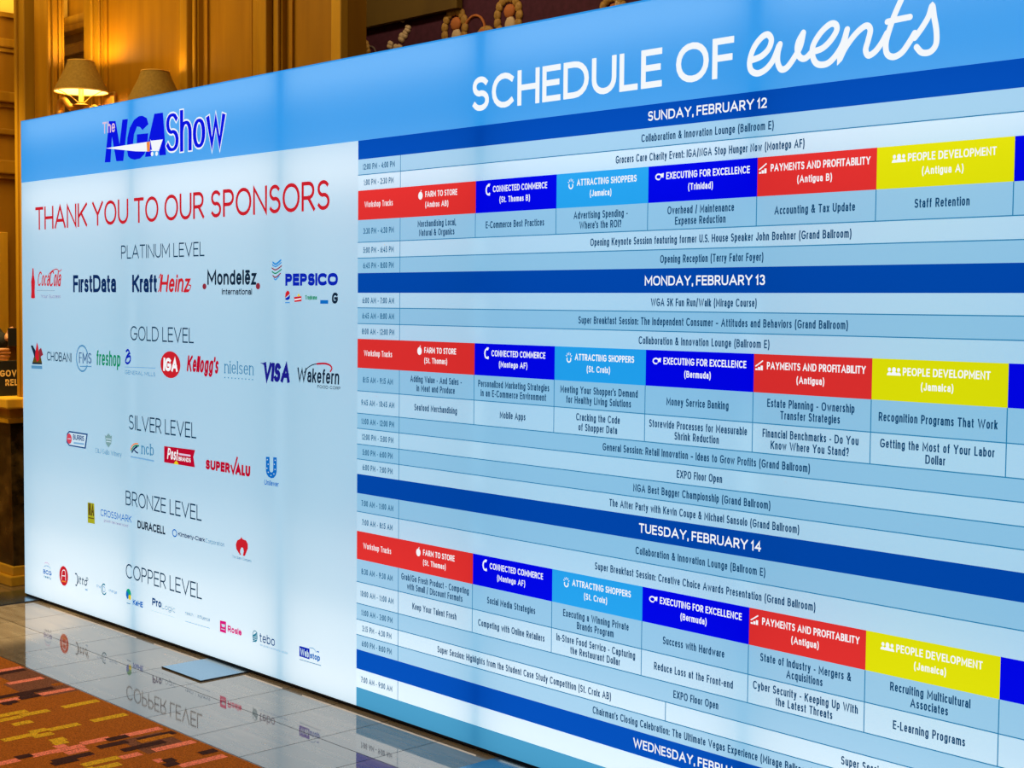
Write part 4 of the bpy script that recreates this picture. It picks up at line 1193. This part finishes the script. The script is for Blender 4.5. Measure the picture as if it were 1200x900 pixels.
def icon(kind, x, z, s, parent):
    bm = bmesh.new()
    y = -.002
    if kind == 'fruit':
        add_fill(bm, ellipse(x, z - .06 * s, .40 * s, .46 * s), y)
        add_fill(bm, [(x - .02 * s, z + .36 * s), (x + .10 * s, z + .62 * s), (x + .22 * s, z + .5 * s)], y)
    elif kind == 'link':
        add_polys(bm, ribbon(ellipse(x + .1 * s, z, .34 * s, .5 * s, 20, 55, 320), .2 * s), y)
        add_polys(bm, ribbon([(x + .05 * s, z + .62 * s), (x + .4 * s, z + .62 * s)], .14 * s), y)
        add_fill(bm, ellipse(x + .28 * s, z - .52 * s, .12 * s, .12 * s, 12), y)
    elif kind == 'magnet':
        add_polys(bm, ribbon(ellipse(x, z - .2 * s, .28 * s, .3 * s, 18, 150, 390), .14 * s), y)
        for a in (30, 60, 90, 120, 150):
            c, q = math.cos(math.radians(a)), math.sin(math.radians(a))
            add_polys(bm, ribbon([(x + .34 * s * c, z - .1 * s + .36 * s * q), (x + .5 * s * c, z - .1 * s + .62 * s * q)], .08 * s), y)
    elif kind == 'hand':
        add_polys(bm, ribbon(ellipse(x - .12 * s, z + .02 * s, .36 * s, .26 * s, 16, 20, 300), .14 * s), y)
        add_fill(bm, [(x + .10 * s, z - .2 * s), (x + .2 * s, z + .3 * s), (x + .55 * s, z + .36 * s), (x + .5 * s, z - .1 * s), (x + .3 * s, z - .02 * s)], y)
    elif kind == 'coins':
        for i, h in enumerate((.16, .3, .44)):
            add_fill(bm, [(x + (-.45 + .3 * i) * s, z - .4 * s), (x + (-.2 + .3 * i) * s, z - .4 * s), (x + (-.2 + .3 * i) * s, z + (h - .4) * s), (x + (-.45 + .3 * i) * s, z + (h - .4) * s)], y)
        add_polys(bm, ribbon([(x - .45 * s, z - .05 * s), (x - .05 * s, z + .2 * s), (x + .4 * s, z + .5 * s)], .12 * s), y)
    elif kind == 'people':
        for dx, r in ((-.45, .15), (0, .19), (.45, .15)):
            add_fill(bm, ellipse(x + dx * s, z + .2 * s, r * s, r * 1.15 * s, 14), y)
            add_fill(bm, ellipse(x + dx * s, z - .3 * s, r * 1.6 * s, r * 1.9 * s, 14, 0, 180), y)
    face_out(bm)
    o = obj('icon', bm, ink('paper'), parent)
    return o


TRACKS = [('FARM TO STORE', F_RED, 'fruit', .170, 'red track heading cell'), ('CONNECTED COMMERCE', F_BLUE, 'link', .256, 'deep blue track heading cell'),
          ('ATTRACTING SHOPPERS', F_CYAN, 'magnet', .25, 'light blue track heading cell'), ('EXECUTING FOR EXCELLENCE', F_BLUE, 'hand', .306, 'deep blue track heading cell'),
          ('PAYMENTS AND PROFITABILITY', F_RED, 'coins', .318, 'red track heading cell'), ('PEOPLE DEVELOPMENT', F_YEL, 'people', .243, 'yellow track heading cell'), (None, F_BLUE, None, 0, 'deep blue blank heading cell')]


def tracks(z1, z0, rooms):
    h = z1 - z0
    o = panel('track_cell', XD, XT, z0, z1, F_RED)
    o['label'] = 'red workshop tracks heading cell'
    letters('lettering', 'Workshop Tracks', 2.945, None, z0 + h * .42, .0215, .13, 'paper', o, k=.0150)
    x0 = XT
    for (name, m, ic, w, lab), x1, room in zip(TRACKS, XC, rooms):
        o = panel('track_cell', x0, x1, z0, z1, m)
        o['label'] = lab
        if name:
            xc = (x0 + x1) / 2 + (.014 if ic == 'coins' else .023)
            cap = .0205
            zz = z0 + h * .615
            icon(ic, xc - w / 2 - .026, zz + cap * .4, .030, o)
            letters('lettering', name, xc - w / 2, xc + w / 2, zz, cap, .17, 'paper', o, gap=.13, space=.26)
            letters('room_lettering', room, (x0 + x1) / 2, None, z0 + h * .285, .0195, .16, 'paper', o, k=.0155)
        x0 = x1


def sessions(z1, z0, tint, t, cells):
    m = F_ROWW if tint else F_ROWB
    o = panel('session_cell', XD, XT, z0, z1, m)
    times(t, z0, z1, o)
    x0 = XT
    for s, x1 in zip(cells + [''] * 7, XC):
        o = panel('session_cell', x0, x1, z0, z1, m)
        if s:
            ls = s.split('|')
            pitch = .0315
            zc = (z0 + z1) / 2 + pitch * (len(ls) - 1) / 2 - CAP / 2
            letters('lettering', [(l, (x0 + x1) / 2, None, zc - i * pitch) for i, l in enumerate(ls)], 0, 0, 0, CAP, SW, 'ink', o, k=KC)
        x0 = x1


day('SUNDAY, FEBRUARY 12', ZH, ZS, 4.2395, 4.6745)
row(ZS, 2.0019, 0, '12:00 PM - 4:00 PM', 'Collaboration & Innovation Lounge (Ballroom E)', .485)
row(2.0019, 1.9448, 1, '1:00 PM - 2:30 PM', 'Grocers Care Charity Event: IGA/NGA Stop Hunger Now (Montego AF)', .691)
tracks(1.9448, 1.8368, ['(Andros AB)', '(St. Thomas B)', '(Jamaica)', '(Trinidad)', '(Antigua B)', '(Antigua A)', ''])
sessions(1.8368, 1.7548, 0, '3:30 PM - 4:30 PM', ['Merchandising Local,|Natural & Organics', 'E-Commerce Best Practices', "Advertising Spending -|Where's the ROI?", 'Overhead / Maintenance|Expense Reduction', 'Accounting & Tax Update', 'Staff Retention'])
row(1.7548, 1.6969, 1, '5:00 PM - 6:45 PM', 'Opening Keynote Session featuring former U.S. House Speaker John Boehner (Grand Ballroom)', .948, 4.483)
row(1.6969, 1.6416, 0, '6:45 PM - 8:00 PM', 'Opening Reception (Terry Fator Foyer)', .377, 4.484)
day('MONDAY, FEBRUARY 13', 1.6416, 1.5689, 4.236, 4.680)
row(1.5689, 1.5136, 1, '6:00 AM - 7:00 AM', 'WGA 5K Fun Run/Walk (Mirage Course)', .391)
row(1.5136, 1.4551, 0, '6:45 AM - 8:00 AM', 'Super Breakfast Session: The Independent Consumer \u2013 Attitudes and Behaviors (Grand Ballroom)', .991)
row(1.4551, 1.3988, 1, '8:00 AM - 12:00 PM', 'Collaboration & Innovation Lounge (Ballroom E)', .484)
tracks(1.3988, 1.2911, ['(St. Thomas)', '(Montego AF)', '(St. Croix)', '(Bermuda)', '(Antigua)', '(Jamaica)', ''])
sessions(1.2911, 1.2055, 0, '8:15 AM - 9:15 AM', ['Adding Value - And Sales -|in Meat and Produce', 'Personalized Marketing Strategies|in an E-Commerce Environment', "Meeting Your Shopper's Demand|for Healthy Living Solutions", 'Money Service Banking', 'Estate Planning - Ownership|Transfer Strategies', 'Recognition Programs That Work'])
sessions(1.2055, 1.1219, 1, '9:45 AM - 10:45 AM', ['Seafood Merchandising', 'Mobile Apps', 'Cracking the Code|of Shopper Data', 'Storewide Processes for Measurable|Shrink Reduction', 'Financial Benchmarks - Do You|Know Where You Stand?', 'Getting the Most of Your Labor|Dollar'])
row(1.1219, 1.0655, 0, '11:00 AM - 12:00 PM', 'General Session: Retail Innovation \u2013 Ideas to Grow Profits (Grand Ballroom)', .769)
row(1.0655, 1.0067, 1, '12:00 PM - 5:00 PM', 'EXPO Floor Open', .169)
row(1.0067, .9509, 0, '5:00 PM - 6:00 PM', 'NGA Best Bagger Championship (Grand Ballroom)', .511)
row(.9509, .8948, 1, '6:00 PM - 7:00 PM', 'The After Party with Kevin Coupe & Michael Sansolo (Grand Ballroom)', .707)
day('TUESDAY, FEBRUARY 14', .8948, .8228, 4.227, 4.683)
row(.8228, .7543, 0, '7:00 AM - 11:00 AM', 'Collaboration & Innovation Lounge (Ballroom E)', .485)
row(.7543, .6807, 1, '7:00 AM - 8:15 AM', 'Super Breakfast Session: Creative Choice Awards Presentation (Grand Ballroom)', .823)
tracks(.6807, .5749, ['(St. Thomas)', '(Montego AF)', '(St. Croix)', '(Bermuda)', '(Antigua)', '(Jamaica)', ''])
sessions(.5749, .4898, 0, '8:30 AM - 9:30 AM', ['Grab/Go Fresh Product - Competing|with Small / Discount Formats', 'Social Media Strategies', 'Executing a Winning Private|Brands Program', 'Success with Hardware', 'State of Industry - Mergers &|Acquisitions', 'Recruiting Multicultural|Associates'])
sessions(.4898, .4081, 1, '10:00 AM - 11:00 AM', ['Keep Your Talent Fresh', 'Competing with Online Retailers', 'In-Store Food Service - Capturing|the Restaurant Dollar', 'Reduce Loss at the Front-end', 'Cyber Security - Keeping Up With|the Latest Threats', 'E-Learning Programs'])
row(.4081, .3475, 0, '11:00 AM - 3:00 PM', 'EXPO Floor Open', .169)
row(.3475, .2892, 1, '3:15 PM - 4:30 PM', 'Super Session: Highlights from the Student Case Study Competition (St. Croix AB)', .830, 3.706, True, 'Super Session: The Future')
row(.2892, .2332, 0, '6:00 PM - 8:00 PM', "Chairman's Closing Celebration: The Ultimate Vegas Experience (Mirage Ballroom)", None)
day('WEDNESDAY, FEBRUARY 15', .2332, .1599, 4.216, 4.698)
row(.1599, .0895, 1, '7:00 AM - 9:00 AM', None)
o = panel('schedule_row', XD, BW, ZB, .0895, F_ROWE)
o['label'] = 'plain blue strip at the foot of the table'

# thin blue rules of the table
bm = bmesh.new()
LW = .0030
for z in (2.0019, 1.7548, 1.6969, 1.5136, 1.4551, 1.2055, 1.1219, 1.0655, 1.0067, .9509, .7543, .4898, .4081, .3475, .2892):
    quad(bm, XD, BW, z - LW / 2, z + LW / 2, -.0012)
for z0, z1 in ((1.9448, ZS), (1.6416, 1.8368), (1.3988, 1.5689), (.8948, 1.2911), (.6807, .8228), (.2332, .5749), (.0895, .1599)):
    quad(bm, XT - LW / 2, XT + LW / 2, z0, z1, -.0012)
for x in XC[:-1]:
    for z0, z1 in ((1.7548, 1.8368), (1.1219, 1.2911), (.4081, .5749)):
        quad(bm, x - LW / 2, x + LW / 2, z0, z1, -.0012)
quad(bm, 4.342 - LW / 2, 4.342 + LW / 2, .2892, .3475, -.0012)
obj('rule_lattice', bm, ink('line'), lb)
